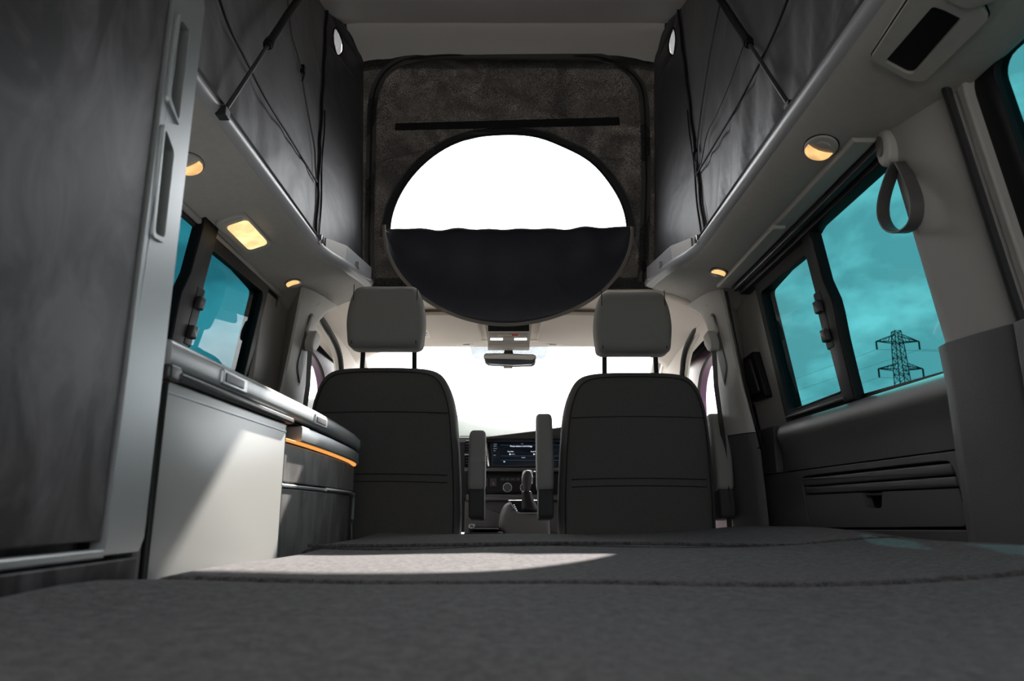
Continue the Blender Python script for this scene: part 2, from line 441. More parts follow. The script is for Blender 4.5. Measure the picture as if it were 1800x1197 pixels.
MB().slab(rp([(1.258, .057), (1.915, .056), (1.925, .076), (1.263, .077)], .006), xmap(.80), .01, .031, .004).build('pocket_strip', M['dark_trim'], D1)
MB().slab(rp([(1.252, .036), (1.91, .036), (1.915, .053), (1.257, .054)], .006), xmap(.80), .01, .030, .004).build('pocket_strip', M['dark_trim'], D1)
fl = [(1.238, -.030), (1.895, -.049), (1.905, .033), (1.60, .033), (1.585, .0), (1.52, .0), (1.51, .033), (1.250, .033)]
MB().plate(rp(fl, [.02, .02, .004, .004, .008, .008, .004, .004]), [], xmap(.80), .01, .031).build('pocket_lid', M['dark_trim'], D1, bevel=.003)
MB().box(.775, .80, 1.515, 1.595, .025, .032).build('pocket_catch', M['charcoal'], D1, bevel=.003)
MB().slab(rr(1.135, 1.20, -.005, .052, .008), xmap(.772), 0, .005, .002).build('cover_plate', M['dark_trim'], D1)
# door handle box between the track and the window
hb = MB().slab(rp([(2.28, .465), (2.135, .47), (2.115, .325), (2.27, .33)], .012), wm, .0, .028, .006).build('handle_housing', M['black'], D1)
MB().slab(rp([(2.255, .45), (2.16, .452), (2.145, .345), (2.25, .348)], .01), wm, .026, .034, .004).build('door_handle', M['charcoal'], hb)
tr = [at(1268, 512, X=.665), at(1283, 590, X=.69), at(1303, 680, X=.715), at(1325, 765, X=.735), at(1334, 790, X=.738)]
MB().tube(smooth_path(tr), .006, flat=1.2).build('door_seal', M['rubber'], D1)
MB().tube(smooth_path([p+Vector((.012, -.012, 0)) for p in tr]), .0035).build('door_seal', M['rubber'], D1)

def sliding_window(s, name, y_small, y_big, label):
    """y_small: (far, near) of the little moving pane; y_big: (far, near) of the fixed pane"""
    root = thing(name, label, 'window', (s*.8, 1.7, .24), kind='structure')
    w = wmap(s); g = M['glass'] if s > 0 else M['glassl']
    y0, y1 = y_big[1], y_small[0]
    ztop = .662
    # the lining ring that fills the wall from the window out to the skin
    ring_in = rp([(y0, .240), (y1+.012, .250), (y1+.012, .622), (y_big[0]+.05, ztop-.004), (y0, ztop-.004)], .02)
    hb = .24
    ym = y0-(.05 if s > 0 else .3)
    MB().plate([(ym, .222), (y1+.055, .222), (y1+.055, .70), (ym, .70)], [rp([(y_big[1], hb), (y_small[0], .258), (y_small[0], .616), (y_small[0]-.30, .640), (y_big[0]+.02, ztop), (y_big[1], ztop)], .018)],
               w, -.02, .010).build('window_frame', M['black'], root, bevel=.002)
    MB().plate([(y_small[1]-.02, .234), (y1+.03, .234), (y1+.03, .648), (y_small[1]-.02, .655)], [rp([(y_small[1], .266), (y_small[0]-.004, .262), (y_small[0]-.004, .612), (y_small[1]+.0, .608)], .022)],
               w, .004, .022).build('sliding_frame', M['black'], root, bevel=.002)
    MB().plate(rr(y_big[1]-.03, y_big[0]+.06, hb-.01, ztop+.01, .02), [], w, .0000, .0015).build('fixed_pane', g, root, smooth=False)
    sp = MB().plate(rr(y_small[1]-.01, y_small[0]+.005, .255, .62, .01), [], w, .008, .0095).build('sliding_pane', g, root, smooth=False)
    # the meeting post with its wavy inner edge
    zz = [.238, .30, .38, .44, .47, .52, .60, .662]; wv = [.0, 0, -.004, -.012, -.012, .004, .004, .004]
    near = [(y_big[0]+wv[i], zz[i]) for i in range(8)]; far = [(y_small[1]+.012, z) for z in zz][::-1]
    MB().slab(near+far, w, .005, .030, .004).build('meeting_post', M['black'], root)
    la = MB().slab(rr(y_small[1]-.018, y_small[1]+.022, .365, .505, .006), w, .022, .031, .003).build('latch', M['black'], root)
    for zc in (.47, .40):
        MB().slab(rr(y_small[1]-.012, y_small[1]+.016, zc-.018, zc+.012, .004), w, .029, .042, .004).build('finger_grip', M['charcoal'], la)
    # rubber gasket lines
    MB().tube([w(a, b, .022) for a, b in rp([(y_small[1]+.01, .266), (y_small[0]-.004, .262), (y_small[0]-.004, .612), (y_small[1]+.01, .608)], .022)], .0025, 6, closed=True).build('gasket', M['rubber'], root)
    # aluminium sill channel
    MB().slab([(y_small[1], .243), (y_small[0]+.0, .243), (y_small[0]+.0, .250), (y_small[1], .250)], w, .02, .034, .002).build('sill_channel', M['charcoal'], root)
    return root
sliding_window(1, 'window_1', (1.985, 1.632), (1.585, 1.10), 'teal tinted right side window with small sliding pane ahead of a fixed pane')
sliding_window(-1, 'window_2', (1.985, 1.60), (1.53, .80), 'teal tinted left side window above the kitchen counter')

# rails and blind cassettes above the windows
def cassette(s, xa, xb, y0, y1):
    zt = .690 if s > 0 else .668
    root = thing('blind_cassette', 'grey and black blind rail above the %s' % ('right window' if s > 0 else 'left window'), 'rail', (s*xa, 1.7, .65), kind=None)
    m = lambda x, z, d: Vector((s*x, d, z))
    if s > 0:
        MB().slab(rr(xa, xa+.045, .661, .681, .006), m, y0, y1, .002).build('cover_strip', M['light_trim'], root)
        MB().slab(rr(xa+.048, xa+.066, .650, .668, .004), m, y0, y1, .002).build('rail', M['charcoal'], root)
        MB().slab(rr(xa+.069, xb-.008, .640, .665, .004), m, y0, y1, .002).build('rail', M['black'], root)
        MB().slab(rr(1.60, 1.63, .665, .678, .005), lambda y, z, d: Vector((xa-.004+d, y, z-.012)), 0, .03, .002).build('blind_catch', M['light_trim'], root)
    else:
        MB().slab(rr(xa, xa+.012, .638, .652, .004), m, y0, y1, .002).build('cover_strip', M['pillar'], root)
        MB().slab(rr(xa+.013, xa+.022, .630, .648, .003), m, y0, y1, .002).build('rail', M['charcoal'], root)
cassette(1, .632, .742, 1.20, 2.10)
cassette(-1, .716, .742, .80, 2.13)
# left wall lining ahead of the window
W2 = MB().plate([(2.02, -.66), (2.46, -.66), (2.46, .70), (.78, .70), (.78, .66), (2.02, .66)], [], wmap(-1), -.02, .006).build('side_lining', M['pillar'], WL, bevel=.003)
MB().plate([(.7, -.66), (2.05, -.66), (2.05, .236), (.7, .236)], [], wmap(-1), -.02, .006).build('lower_lining', M['dark_trim'], WL, bevel=.003)
MB().tube([Vector((-.735, 2.125, .64)), Vector((-.750, 2.13, .50)), Vector((-.775, 2.14, .30)), Vector((-.785, 2.14, .1))], .006).build('seal', M['rubber'], WL)

# rear pillar on the right
def pil(z0, z1, dd, m, name, far=1.205, n=14, near=REAR, holes=False):
    prof = [(far+.012, -.02), (far+.004, .030+dd), (far-.012, .048+dd), (far-.045, .055+dd), (far-.11, .046+dd), (far-.165, .034+dd), (far-.185, .022+dd)]
    rows = []
    for k in range(n+1):
        z = lerp(z0, z1, k/n)
        rows.append([Vector((XW(z)-d, y, z)) for y, d in prof])
    return MB().loft(rows).build(name, m, WR)
pil(.272, .70, 0, M['pillar'], 'pillar_trim')
pil(-.66, .268, .018, M['dark_trim'], 'lower_pillar_trim', far=1.20)
MB().plate([(REAR, -.66), (1.02, -.66), (1.02, .268), (REAR, .268)], [], wmap(1), -.02, .055).build('rear_lower_panel', M['dark_trim'], WR, bevel=.004)
MB().plate([(REAR, .272), (1.018, .272), (1.018, .70), (REAR, .70)], [rr(.02, 1.0, .28, .672, .04)], wmap(1), -.02, .028).build('rear_upper_panel', M['pillar'], WR, bevel=.004)
MB().tube([wmap(1)(1.020, z/100, .040) for z in range(27, 70, 4)], .007).build('seal', M['rubber'], WR)
W3 = thing('window_3', 'teal tinted rear side window at the right edge', 'window', (.8, .5, .25), kind='structure')
MB().plate(rr(.0, 1.012, .265, .69, .03), [rr(.06, .955, .29, .660, .03)], wmap(1), -.01, .012).build('window_frame', M['black'], W3, bevel=.002)
MB().plate(rr(.03, .98, .27, .68, .02), [], wmap(1), .0, .0015).build('pane', M['glass'], W3, smooth=False)

# ------------------------------------------------------------ side liners with the roof rail
def xi(s, y):
    w = .53 if s > 0 else .55
    e = .455 if s > 0 else .475
    return interp(y, [1.88, 1.95, 2.02, 2.09, 2.16, 2.24, 2.32, 2.36], [w, w-.003, w-.018, w-.04, lerp(w, e, .68), lerp(w, e, .83), lerp(w, e, .97), e])
def zi(y): return interp(y, [1.9, 2.0, 2.12, 2.22, 2.30, 2.36], [.728, .727, .732, .742, .745, .745])
def hl_prof(s, y):
    """(x, z) across the liner, from the rail outwards"""
    a, z = xi(s, y), zi(y)
    wide = (s < 0)
    q = interp(y, [2.05, 2.36], [0, 1])
    if s < 0: base = [(a, z+.012), (a+.004, z-.004), (a+.016, z-.016), (a+.040, z-.030), (.64, .682), (.69, .664), (.716, .652), (.734, .650), (.742, .664)]
    else:
        o = interp(y, [1.12, 1.24], [0, 1])
        base = [(a, z+.012), (a+.004, z-.004), (a+.018, z-.020), (a+.042, z-.038), (.600, .6775), (.622, .671), (lerp(.66, .634, o), lerp(.664, .672, o)), (lerp(.72, .70, o), lerp(.650, .676, o)), (lerp(.738,.742,o), lerp(.658,.668,o))]
    cabp = [(a, z+.012), (a+.004, z-.001), (a+.014, z-.004), (a+.03, z-.008), (.55, .722), (.60, .704), (.645, .676), (.68, .64), (.72, .60)]
    return [(lerp(b[0], c[0], q), lerp(b[1], c[1], q)) for b, c in zip(base, cabp)]
def hz(s, x, y):
    p = hl_prof(s, y); return interp(abs(x), [k[0] for k in p[1:]], [k[1] for k in p[1:]])
CE = thing('ceiling', 'grey fabric roof liner around the pop up roof opening', 'ceiling', (0, 1, .7), kind='structure')
YS = [REAR, -.2, .2, .6, .9, 1.0, 1.1, 1.14, 1.18, 1.22, 1.3, 1.5, 1.7, 1.85, 1.9, 1.95, 2.0, 2.04, 2.08, 2.12, 2.16, 2.20, 2.24, 2.28, 2.32, 2.36, 2.42]
for s in (1, -1):
    rows = []
    for y in YS:
        p = [(x, z) for x, z in hl_prof(s, y)]
        # close round the outside of the roof
        p += [(p[-1][0]+.012, p[-1][1]+.03), (.76, .80), (p[0][0]+.06, .81), (p[0][0]+.05, .775)]
        rows.append([Vector((s*x, y, z)) for x, z in p])
    MB().loft(rows, True, True).build('side_liner', M['liner'], CE, angle=60)
    # white rail lip that edges the opening
    rl = []
    for y in [v for v in YS if v < 2.36]:
        a, z = xi(s, y), zi(y)
        rl.append([Vector((s*(a+dx), y, z+dz)) for dx, dz in ((-.004, .004), (.002, -.006), (.012, -.013), (.020, -.014), (.028, .0), (.028, .016), (.0, .016))])
    t = thing('roof_rail', 'pale plastic rail edging the %s side of the roof opening' % ('right' if s > 0 else 'left'), 'rail', (s*xi(s, 1), 1, .73))
    MB().loft(rl, True, True).build('rail_lip', M['rail'], t, angle=50)
    MB().tube([Vector((s*(xi(s, y)+.004), y, zi(y)+.020)) for y in YS if y < 1.93], .007, 6).build('canvas_keder', M['black'], t)
    MB().box(-.008, .012, -.012, .012, -.012, .012, Matrix.Translation((s*(xi(s, 1.9)+.0), 1.90, .742))).build('rail_clip', M['chrome'], t, bevel=.003)
# cab roof
def cabz(x, y):
    a = abs(x+.01)
    zc = interp(y, [2.36, 2.6, 2.85, 3.05], [.745, .738, .722, .695])
    return zc-interp(a, [0, .46, .50, .56, .61, .655, .69, .73], [0, .0, .01, .022, .040, .068, .104, .144])
MB().grid(lambda u, v: Vector((lerp(-.73, .71, u), lerp(2.36, 3.05, v), cabz(lerp(-.73, .71, u), lerp(2.36, 3.05, v)))), 36, 14).build('cab_liner', M['cab_liner'], CE, solid=.01, angle=80)
MB().box(-.87, .87, 2.40, 3.12, .79, .82).box(-.87, .87, 3.0, 3.1, .715, .80).box(.73, .87, 2.36, 3.1, .6, .8).box(-.87, -.75, 2.36, 3.1, .6, .8).build('cab_roof_skin', M['blackm'], CE, smooth=False)
MB().box(-.66, .64, 2.37, 2.42, .750, .80).build('opening_edge', M['black'], CE, bevel=.004)
MB().tube([Vector((x/100, 2.362, .747)) for x in range(-46, 46, 6)], .006, 6).build('edge_seal', M['rubber'], CE)
# windscreen header and visors
MB().slab(rp([(-.66, 2.96), (.64, 2.96), (.64, 3.05), (-.66, 3.05)], .01), lambda x, y, d: Vector((x, y, .704-d+.0)), -.02, .006, .004).build('header_trim', M['cab_liner'], CE)

# shelf trays at the front corners of the opening
for s in (1, -1):
    a1 = xi(s, 1.96); a2 = xi(s, 2.10)
    t = thing('roof_tray', 'pale plastic storage tray wall at the %s front corner of the roof opening' % ('right' if s > 0 else 'left'), 'tray', (s*a2, 2.05, .735))
    p = [(a1+.0, 1.96, .735, .772), (a2+.008, 2.10, .732, .800), (a2-.035, 2.28, .745, .790)]
    b = MB(); 
    b.loft([[Vector((s*x, y, z0)), Vector((s*x, y, z1)), Vector((s*(x+.006), y+.004, z1)), Vector((s*(x+.006), y+.004, z0))] for x, y, z0, z1 in p[:2]], True, True)
    b.build('tray_wall', M['light_trim'], t, bevel=.0015)
    MB().loft([[Vector((s*x, y, z0)), Vector((s*x, y, z1)), Vector((s*(x+.006), y+.002, z1)), Vector((s*(x+.006), y+.002, z0))] for x, y, z0, z1 in p[1:]], True, True).build('tray_end', M['rail'], t, bevel=.0015)
    MB().box(-.006, .006, -.008, .008, -.008, .014, Matrix.Translation((s*(a2-.012), 2.17, .757))).build('tray_clip', M['rail'], t, bevel=.002)

# ------------------------------------------------------------ pop-up roof
RT = thing('pop_up_roof', 'raised roof shell of the van seen from below', 'roof', (0, 1, 1.3))
def rz(y): return 1.70-.35*(2.224-y)
rp_y = [(-.55, None), (0, None), (.5, None), (1.0, None), (1.5, None), (1.9, None), (2.05, None), (2.15, None), (2.224, 1.70), (2.235, 1.690), (2.27, 1.680), (2.31, 1.664), (2.345, 1.645), (2.36, 1.63), (2.368, 1.615)]
rows = []
for y, z in rp_y:
    z = rz(y) if z is None else z
    w = interp(y, [1.9, 2.1, 2.224, 2.30, 2.345, 2.4], [.70, .68, .645, .60, .575, .56])
    row = []
    for k in range(25):
        q = -1+2*k/24
        bend = .018*max(0, (abs(q)-.80)/.20)**2 + (.005*q*q if y > 2.23 else .0)
        row.append(Vector((q*w-.012, y, z-bend)))
    rows.append(row)
MB().loft(rows).build('roof_skin', M['roof'], RT, solid=.012, angle=35)
MB().tube([Vector((q/20*.57-.012, 2.352, 1.634-.018*(q/20)**2)) for q in range(-20, 21)], .006, 6).build('roof_seal', M['black'], RT)

CV = thing('roof_canvas', 'black canvas walls of the raised pop up roof', 'canvas', (0, 1, .74))
def cx(z, s): return .562+.014*(z-.74) if s > 0 else .560+.075*(z-.74)
def cend(z): return lerp(1.91, 2.09, (z-.74)/.9)
def ripple(y, z, s):
    h = max(0, 1-(z-.74)/.45)
    return (.012 if s > 0 else .005)*h*math.sin(y*46+3*math.sin(z*7+s))*math.sin(y*17+s*2+z*9)+.004*math.sin(y*9+z*6+s)
def canvas_side(s):
    def fn(u, v):
        y1 = lerp(1.91, 2.09, v)+.012; y = lerp(REAR, y1, u)
        zt = rz(y)+.004; z = lerp(.735, max(.76, zt), v)
        x = cx(z, s)-ripple(y, z, s*1.3)*min(1, (y1-y)*6)
        return Vector((s*x-.005, y, z))
    MB().grid(fn, 110, 40).build('side_panel', M['canvas'], CV, angle=80)
def cornerpt(s, a, b, d):
    """a 0..1 from the side panel forwards, b = height"""
    v = (b-.74)/.9
    p = Vector((s*cx(b, s)-.005, lerp(1.91, 2.09, v), b)); q = Vector((s*lerp(.505, .545, v)-.012, 2.345, b))
    w = p.lerp(q, a)
    n = Vector((-(q-p).y, (q-p).x, 0)).normalized()*(1 if s > 0 else -1)
    return w+n*(d+.004*math.sin(a*19+b*3)*math.sin(a*math.pi))
for s in (1, -1):
    canvas_side(s)
    # corner panel as columns, with an oval vent opening
    vc = (.30, 1.570); va, vb = (.13, .054)
    hole = ell(vc[0], vc[1], va, vb, 24)
    vt = [(a*.12+vc[0]-.0, b) for a, b in ()]
    cols = 14
    outer = [(-.05, .735)]+[(k/cols, .735) for k in range(1, cols+1)]+[(1, .735+(1.70-.735)*k/10) for k in range(1, 10)]+[(1-k/cols, 1.70) for k in range(cols)]+[(-.05, 1.70)]+[(-.05, 1.70-(1.70-.735)*k/10) for k in range(1, 10)]
    MB().plate(outer, [hole], lambda a, b, d: cornerpt(s, a, b, d), 0, .002).build('corner_panel', M['canvas'], CV, angle=80)
    ve = MB().plate(hole, [], lambda a, b, d: cornerpt(s, a, b, d+.001*math.sin(a*260)), -.004, -.002).build('vent_mesh', M['vent'], CV)
    MB().tube([cornerpt(s, a, b, .002) for a, b in hole], .003, 6, closed=True).build('vent_rim', M['black_tape'], ve)
    for k in range(4):
        a = vc[0]+va*(-.6+.4*k); hh = vb*math.sqrt(max(0, 1-((a-vc[0])/va)**2))
        MB().tube([cornerpt(s, a, vc[1]-hh, -.001), cornerpt(s, a, vc[1]+hh, -.001)], .0016, 5).build('vent_pleat', M['light_trim'], ve)
def onside(s, px, py):
    X = .58; w = at(px, py, X=s*X)
    for _ in range(4): w = at(px, py, X=s*(cx(w.z, s)-.008)-.005)
    return w
def seam(s, pts, r, m, name, label=None, n=6):
    return MB().tube(smooth_path([onside(s, *p) for p in pts], n), r, 6).build(name, m, CV)
# left side seams
seam(-1, [(378, -25), (402, 45), (432, 105), (470, 178), (512, 246), (557, 320)], .003, M['seam'], 'seam')
seam(-1, [(505, -20), (511, 50), (526, 105), (535, 160), (545, 215), (553, 260), (555, 300), (557, 320)], .0028, M['light_seam'], 'zip_seam')
seam(1, [(1392, -20), (1355, 70), (1300, 178), (1258, 250), (1223, 309)], .003, M['seam'], 'seam')
seam(1, [(1310, 70), (1285, 140), (1262, 195), (1243, 235), (1232, 290)], .0018, M['light_seam'], 'seam')
seam(1, [(1269, -10), (1252, 70), (1240, 140), (1230, 210), (1225, 260), (1223, 309)], .0028, M['light_seam'], 'zip_seam')
for s, p in ((-1, (530, 122)), (1, (1224, 262))):
    w = onside(s, *p)
    zp = MB().box(-.006, .006, -.008, .008, -.012, .012, Matrix.Translation(w-Vector((s*.004, 0, 0)))).build('zip_slider', M['black'], CV, bevel=.002)
    MB().tube([w-Vector((s*.008, 0, .008)), w+Vector((-s*.014, -.015, -.025)), w+Vector((-s*.012, -.022, -.05))], .0025, 6).build('zip_pull', M['black_tape'], zp)
# upright corner seams with gathered edge
for s in (1, -1):
    pts = [cornerpt(s, -.0+.01*math.sin(z*31), z/100, .006) for z in range(75, 167, 3)]
    MB().tube(pts, .0042, 6).build('corner_seam', M['seam'], CV)
    MB().tube([cornerpt(s, .07+.012*math.sin(z*.23), z/100, .004) for z in range(75, 125, 3)], .002, 6).build('corner_cord', M['seam'], CV)
# front panel: opening, flap, zip frame, strap
OPC = (-.012, .945); OA, OB = .415, .376
hole = ell(OPC[0], OPC[1], OA, OB, 48, 0, 180)
def fy(x, z): return 2.345+.006*math.sin(x*9+z*5)+.004*math.sin(x*23-z*17)
fm = lambda x, z, d: Vector((x, fy(x, z)-d, z))
outer = [(-.525+.0*k, .735) for k in range(1)]+[(-.52+1.02*k/20, .735) for k in range(1, 20)]+[(.50, .735), (.52, 1.2), (.545, 1.69)]+[(.545-1.10*k/20, 1.69) for k in range(1, 20)]+[(-.57, 1.69), (-.545, 1.2)]
MB().plate(outer, [hole], fm, 0, .002).build('front_panel', M['mesh'], CV, angle=80)
MB().tube([fm(*p, .004) for p in ell(OPC[0], OPC[1], OA+.003, OB+.003, 48, 0, 180)], .0042, 6).build('opening_tape', M['black_tape'], CV)
MB().plate(ell(OPC[0], OPC[1], OA+.030, OB+.028, 48, -3, 183)+ell(OPC[0], OPC[1], OA+.008, OB+.006, 48, 0, 180)[::-1], [], fm, .002, .0045).build('opening_band', M['canvas'], CV)
MB().tube([fm(*p, .005) for p in ell(OPC[0], OPC[1], OA+.031, OB+.029, 48, -3, 183)], .0025, 6).build('opening_zip', M['zip'], CV)
# zip frame
def ribbon(path, w, d0, d1):
    P = [Vector(p) for p in path]; a = []; b = []
    for i, p in enumerate(P):
        t = (P[min(i+1, len(P)-1)]-P[max(i-1, 0)]).normalized(); n = Vector((-t.y, t.x))
        a.append(tuple(p+n*w/2)); b.append(tuple(p-n*w/2))
    return MB().plate(a+b[::-1], [], fm, d0, d1)
fr = [(-.490, .76), (-.502, 1.0), (-.510, 1.30), (-.512, 1.45), (-.49, 1.54), (-.44, 1.60), (-.36, 1.632), (-.2, 1.642), (0, 1.645), (.2, 1.640), (.33, 1.628), (.41, 1.597), (.46, 1.54), (.483, 1.45), (.480, 1.2), (.466, .95), (.452, .76)]
frp = [(p.x, p.y) for p in smooth_path([Vector((a, b, 0)) for a, b in fr], 5)]
ribbon(frp, .034, .003, .006).build('zip_frame', M['brown_tape'] if 0 else M['zip'], CV)
MB().tube([fm(a, b, .008) for a, b in frp], .0035, 6).build('zip_teeth', M['seam'], CV)
MB().box(-.008, .008, -.006, .006, -.016, .016, Matrix.Translation(fm(.458, .815, .012))).build('zip_slider', M['black'], CV, bevel=.003)
MB().plate([(-.425, 1.335), (.392, 1.352), (.390, 1.384), (-.425, 1.362)], [], fm, .003, .006).build('strap', M['black_tape'], CV)
# the flap that hangs from the lower edge of the opening
FL = thing('canvas_flap', 'unzipped half round navy canvas flap hanging below the open front window', 'flap', (OPC[0], 2.32, .95))
def flp(u, v):
    a = math.pi*(1+u)           # from left round the bottom to right
    R = 1.0
    ex = OPC[0]-.0+.428*math.cos(a); ez = .948+(.350)*math.sin(a)*1.0
    tx = OPC[0]+.428*math.cos(a)
    tz = .941+.002*math.sin(tx*31)+.0025*math.sin(tx*57)+.012*max(0, tx/.42)**2
    x = lerp(tx, ex, v); z = lerp(tz, ez, v)
    y = 2.318-.020*v*(1-.2*v)+.010*math.sin(x*11+z*4)*v+.004*math.sin(x*41)*(1-v)-.012*math.sin(v*9)*.3
    return Vector((x, y, z))
MB().grid(flp, 60, 18).build('flap_cloth', M['flap'], FL, solid=.002, angle=80)
MB().tube([flp(k/60, 1)+Vector((0, -.003, 0)) for k in range(61)], .0062, 8, flat=.5, up=(0, 1, 0)).build('flap_binding', M['brown_tape'], FL)
MB().tube([flp(k/60, 0) for k in range(61)], .004, 6).build('flap_fold', M['flap'], FL)

# gas struts
for s, a, b, c in ((-1, (387, 190), (458, 86), (515, 0)), (1, (1395, 180), (1322, 70), (1275, 0))):
    A = at(*a, X=s*.552); B = at(*c, X=s*(.562 if s > 0 else .578)); d = (B-A); E2 = A+d*1.34; J = A+d*.52
    n = Vector((-s*.012, 0, 0))
    t = thing('gas_strut', 'black gas strut holding up the roof on the %s' % ('right' if s > 0 else 'left'), 'strut', A+n)
    MB().tube([A+n, J+n], .0045, 10).build('piston_rod', M['charcoal'], t)
    MB().tube([J+n-d*.03, E2+n], .0095, 12).build('cylinder', M['black'], t)
    MB().lathe([(.012, -.01), (.012, .01)], J+n, d, 12).build('collar', M['black'], t)
    MB().box(-.01, .01, -.012, .012, -.014, .006, Matrix.Translation(A+n+Vector((s*.006, 0, -.006)))).build('foot_bracket', M['charcoal'], t, bevel=.002)

# ------------------------------------------------------------ ceiling lamps and panels
def lframe(s, px, py):
    w = at(px, py, Z=.68)
    for _ in range(8): w = at(px, py, Z=hz(s, w.x, w.y))
    e = .006
    sl = (hz(s, abs(w.x)+e, w.y)-hz(s, abs(w.x)-e, w.y))/(2*e)
    V = Vector((s*1, 0, sl)).normalized()      # outwards across
    U = Vector((0, 1, 0)); Nn = Vector((s*sl, 0, -1)).normalized()
    return w, (lambda a, b, d: w+U*a+V*b+Nn*d)
def reading_lamp(s, px, py, label, k=1.0, fl=-1):
    w, m0 = lframe(s, px, py)
    m = lambda a, b, d: m0(a*fl, b, d)
    t = thing('reading_lamp', label, 'lamp', w, group='small ceiling lamps')
    MB().slab(ell(.010*k, 0, .052*k, .036*k, 28), m, -.004, .005, .004).build('bezel', M['light_trim'], t)
    MB().plate(ell(.010*k, 0, .0535*k, .0375*k, 28), [ell(.010*k, 0, .0525*k, .0365*k, 28)], m, -.004, .0015).build('shadow_ring', M['blackm'], t)
    ln = ell(0, 0, .036*k, .030*k, 20, 100, 260)
    ln = ln+[(.012*k, -.030*k), (.006*k, -.016*k), (.003*k, 0), (.006*k, .016*k), (.012*k, .030*k)]
    MB().slab(ln, m, .003, .0085, .003, puff=(.008*k, .002), scale=True).build('lens', M['lamp'], t)
    MB().slab(ell(.030*k, 0, .013*k, .016*k, 16), m, .003, .0075, .002).build('switch', M['light_trim'], t)
    return t
reading_lamp(-1, 332, 290, 'lit oval ceiling lamp beside the tall closet', .82)
reading_lamp(-1, 514, 496, 'lit oval ceiling lamp above the left front pillar', .66, 1)
reading_lamp(1, 1440, 262, 'lit oval ceiling lamp near the strap handle', .82)
reading_lamp(1, 1264, 477, 'lit oval ceiling lamp above the right front pillar', .66, 1)
w, m = lframe(-1, 434, 406)
t = thing('ceiling_lamp', 'lit rectangular ceiling lamp over the kitchen counter', 'lamp', w)
MB().slab(rr(-.105, .105, -.030, .046, .022), m, -.004, .012, .006).build('housing', M['light_trim'], t)
MB().slab(rr(-.078, .072, -.026, .026, .012), m, .010, .018, .003).build('diffuser', M['lamp2'], t)
MB().slab(rr(-.100, -.084, -.020, .020, .006), m, .010, .015, .002).build('switch', M['light_trim'], t)

# control panel in the liner near the camera, right
w, m = lframe(1, 1622, 66)
PN = (m(0, 0, 1)-m(0, 0, 0)).normalized(); PU = Vector((0, 1, 0)); PV = (m(0, 1, 0)-m(0, 0, 0)).normalized()
def pq(pts):
    o = []
    for px_, py_ in pts:
        r = at(px_, py_, Y=1.0); t_ = w.dot(PN)/r.dot(PN); q = r*t_-w; o.append((q.dot(PU), q.dot(PV)))
    return o
t = thing('ceiling_control_panel', 'grey panel with dark display recess in the right liner', 'panel', w)
o = pq([(1531, 96), (1600, 134), (1628, 135), (1740, 24), (1700, -60), (1620, -40)])
i_ = pq([(1557, 100), (1596, 121), (1608, 121), (1692, 24), (1660, 8), (1641, 2)])
MB().plate(rp(o, .008), [rp(i_, .005)], m, -.03, .009).build('panel_frame', M['liner'], t, bevel=.002)
MB().tube([m(a_, b_, .002) for a_, b_ in rp(o, .008)], .002, 6, closed=True).build('panel_gap', M['blackm'], t)
MB().slab(rp(i_, .005), m, -.03, .0045, .002).build('display', M['black'], t)
o2 = pq([(1748, -8), (1700, 5), (1660, -14), (1690, -60), (1800, -60)])
MB().slab(rp(o2, .01), m, -.02, .014, .004).build('lamp_cover', M['liner'], t)

# strap handle on the rear pillar
pm = lambda X: (lambda y, z, d: Vector((X-d, y, z)))
hc = at(1580, 262, X=.70)
t = thing('strap_handle', 'grey looped strap handle hanging from a round mount on the right pillar', 'handle', hc)
MB().lathe([(.034, -.02), (.034, .0), (.030, .012), (.024, .018)], hc+Vector((.01, -.018, .0)), (-1, 0, 0), 24).build('mount', M['pillar'], t)
k0 = hc+Vector((-.03, .0, 0))
MB().slab(ell(k0.y+.004, k0.z+.004, .022, .036, 24), pm(k0.x+.03), 0, .03, .008).build('clamp', M['light_trim'], t)
MB().slab(ell(k0.y+.006, k0.z+.008, .010, .020, 20), pm(k0.x), 0, .003, .0015).build('clamp_button', M['mid_trim'], t)
lp = [(1578, 285), (1566, 310), (1554, 350), (1553, 380), (1563, 401), (1580, 408), (1598, 402), (1610, 384), (1611, 350), (1598, 312), (1584, 285)]
lpts = smooth_path([at(*p, X=k0.x+.018) for p in lp], 5)
bands = []
for i, p in enumerate(lpts):
    d = (lpts[min(i+1, len(lpts)-1)]-lpts[max(i-1, 0)]).normalized(); n = d.cross(Vector((1, 0, 0))).normalized()
    bands.append([p+Vector((-.012, 0, 0))-n*.0025, p+Vector((-.012, 0, 0))+n*.0025, p+Vector((.012, 0, 0))+n*.0025, p+Vector((.012, 0, 0))-n*.0025])
MB().loft(bands, True, True).build('strap_loop', M['mid_trim'], t, bevel=.002)

# ------------------------------------------------------------ kitchen side
KX = .38
km = xmap(KX, -1)                     # depth d moves from the front towards the wall when negative of map
kmap = lambda y, z, d: Vector((-KX-d, y, z))    # d > 0 goes back into the furniture
CL = thing('closet', 'tall slate grey closet with silver edge post at the left of the picture', 'closet', (-.6, .2, -.66))
MB().box(-.80, -KX-.022, REAR+.1, .758, -.66, .70).build('carcass', M['closet'], CL, bevel=.002)
MB().slab([(REAR+.12, -.030), (.684, -.030), (.684, .71), (REAR+.12, .71)], kmap, .020, .002, .002).build('door', M['closet'], CL)
MB().box(-KX-.0215, -KX-.014, .6825, .692, -.045, .72).build('gap_shade_strip', M['blackm'], CL)  # black strip added to stand for the shade between door and post
g1 = rp(px2([(286, 226), (301, 268), (284, 418), (267, 410)], X=-KX), .006)
g2 = rp(px2([(313, 33), (329, 54), (309, 213), (295, 171)], X=-KX), .006)
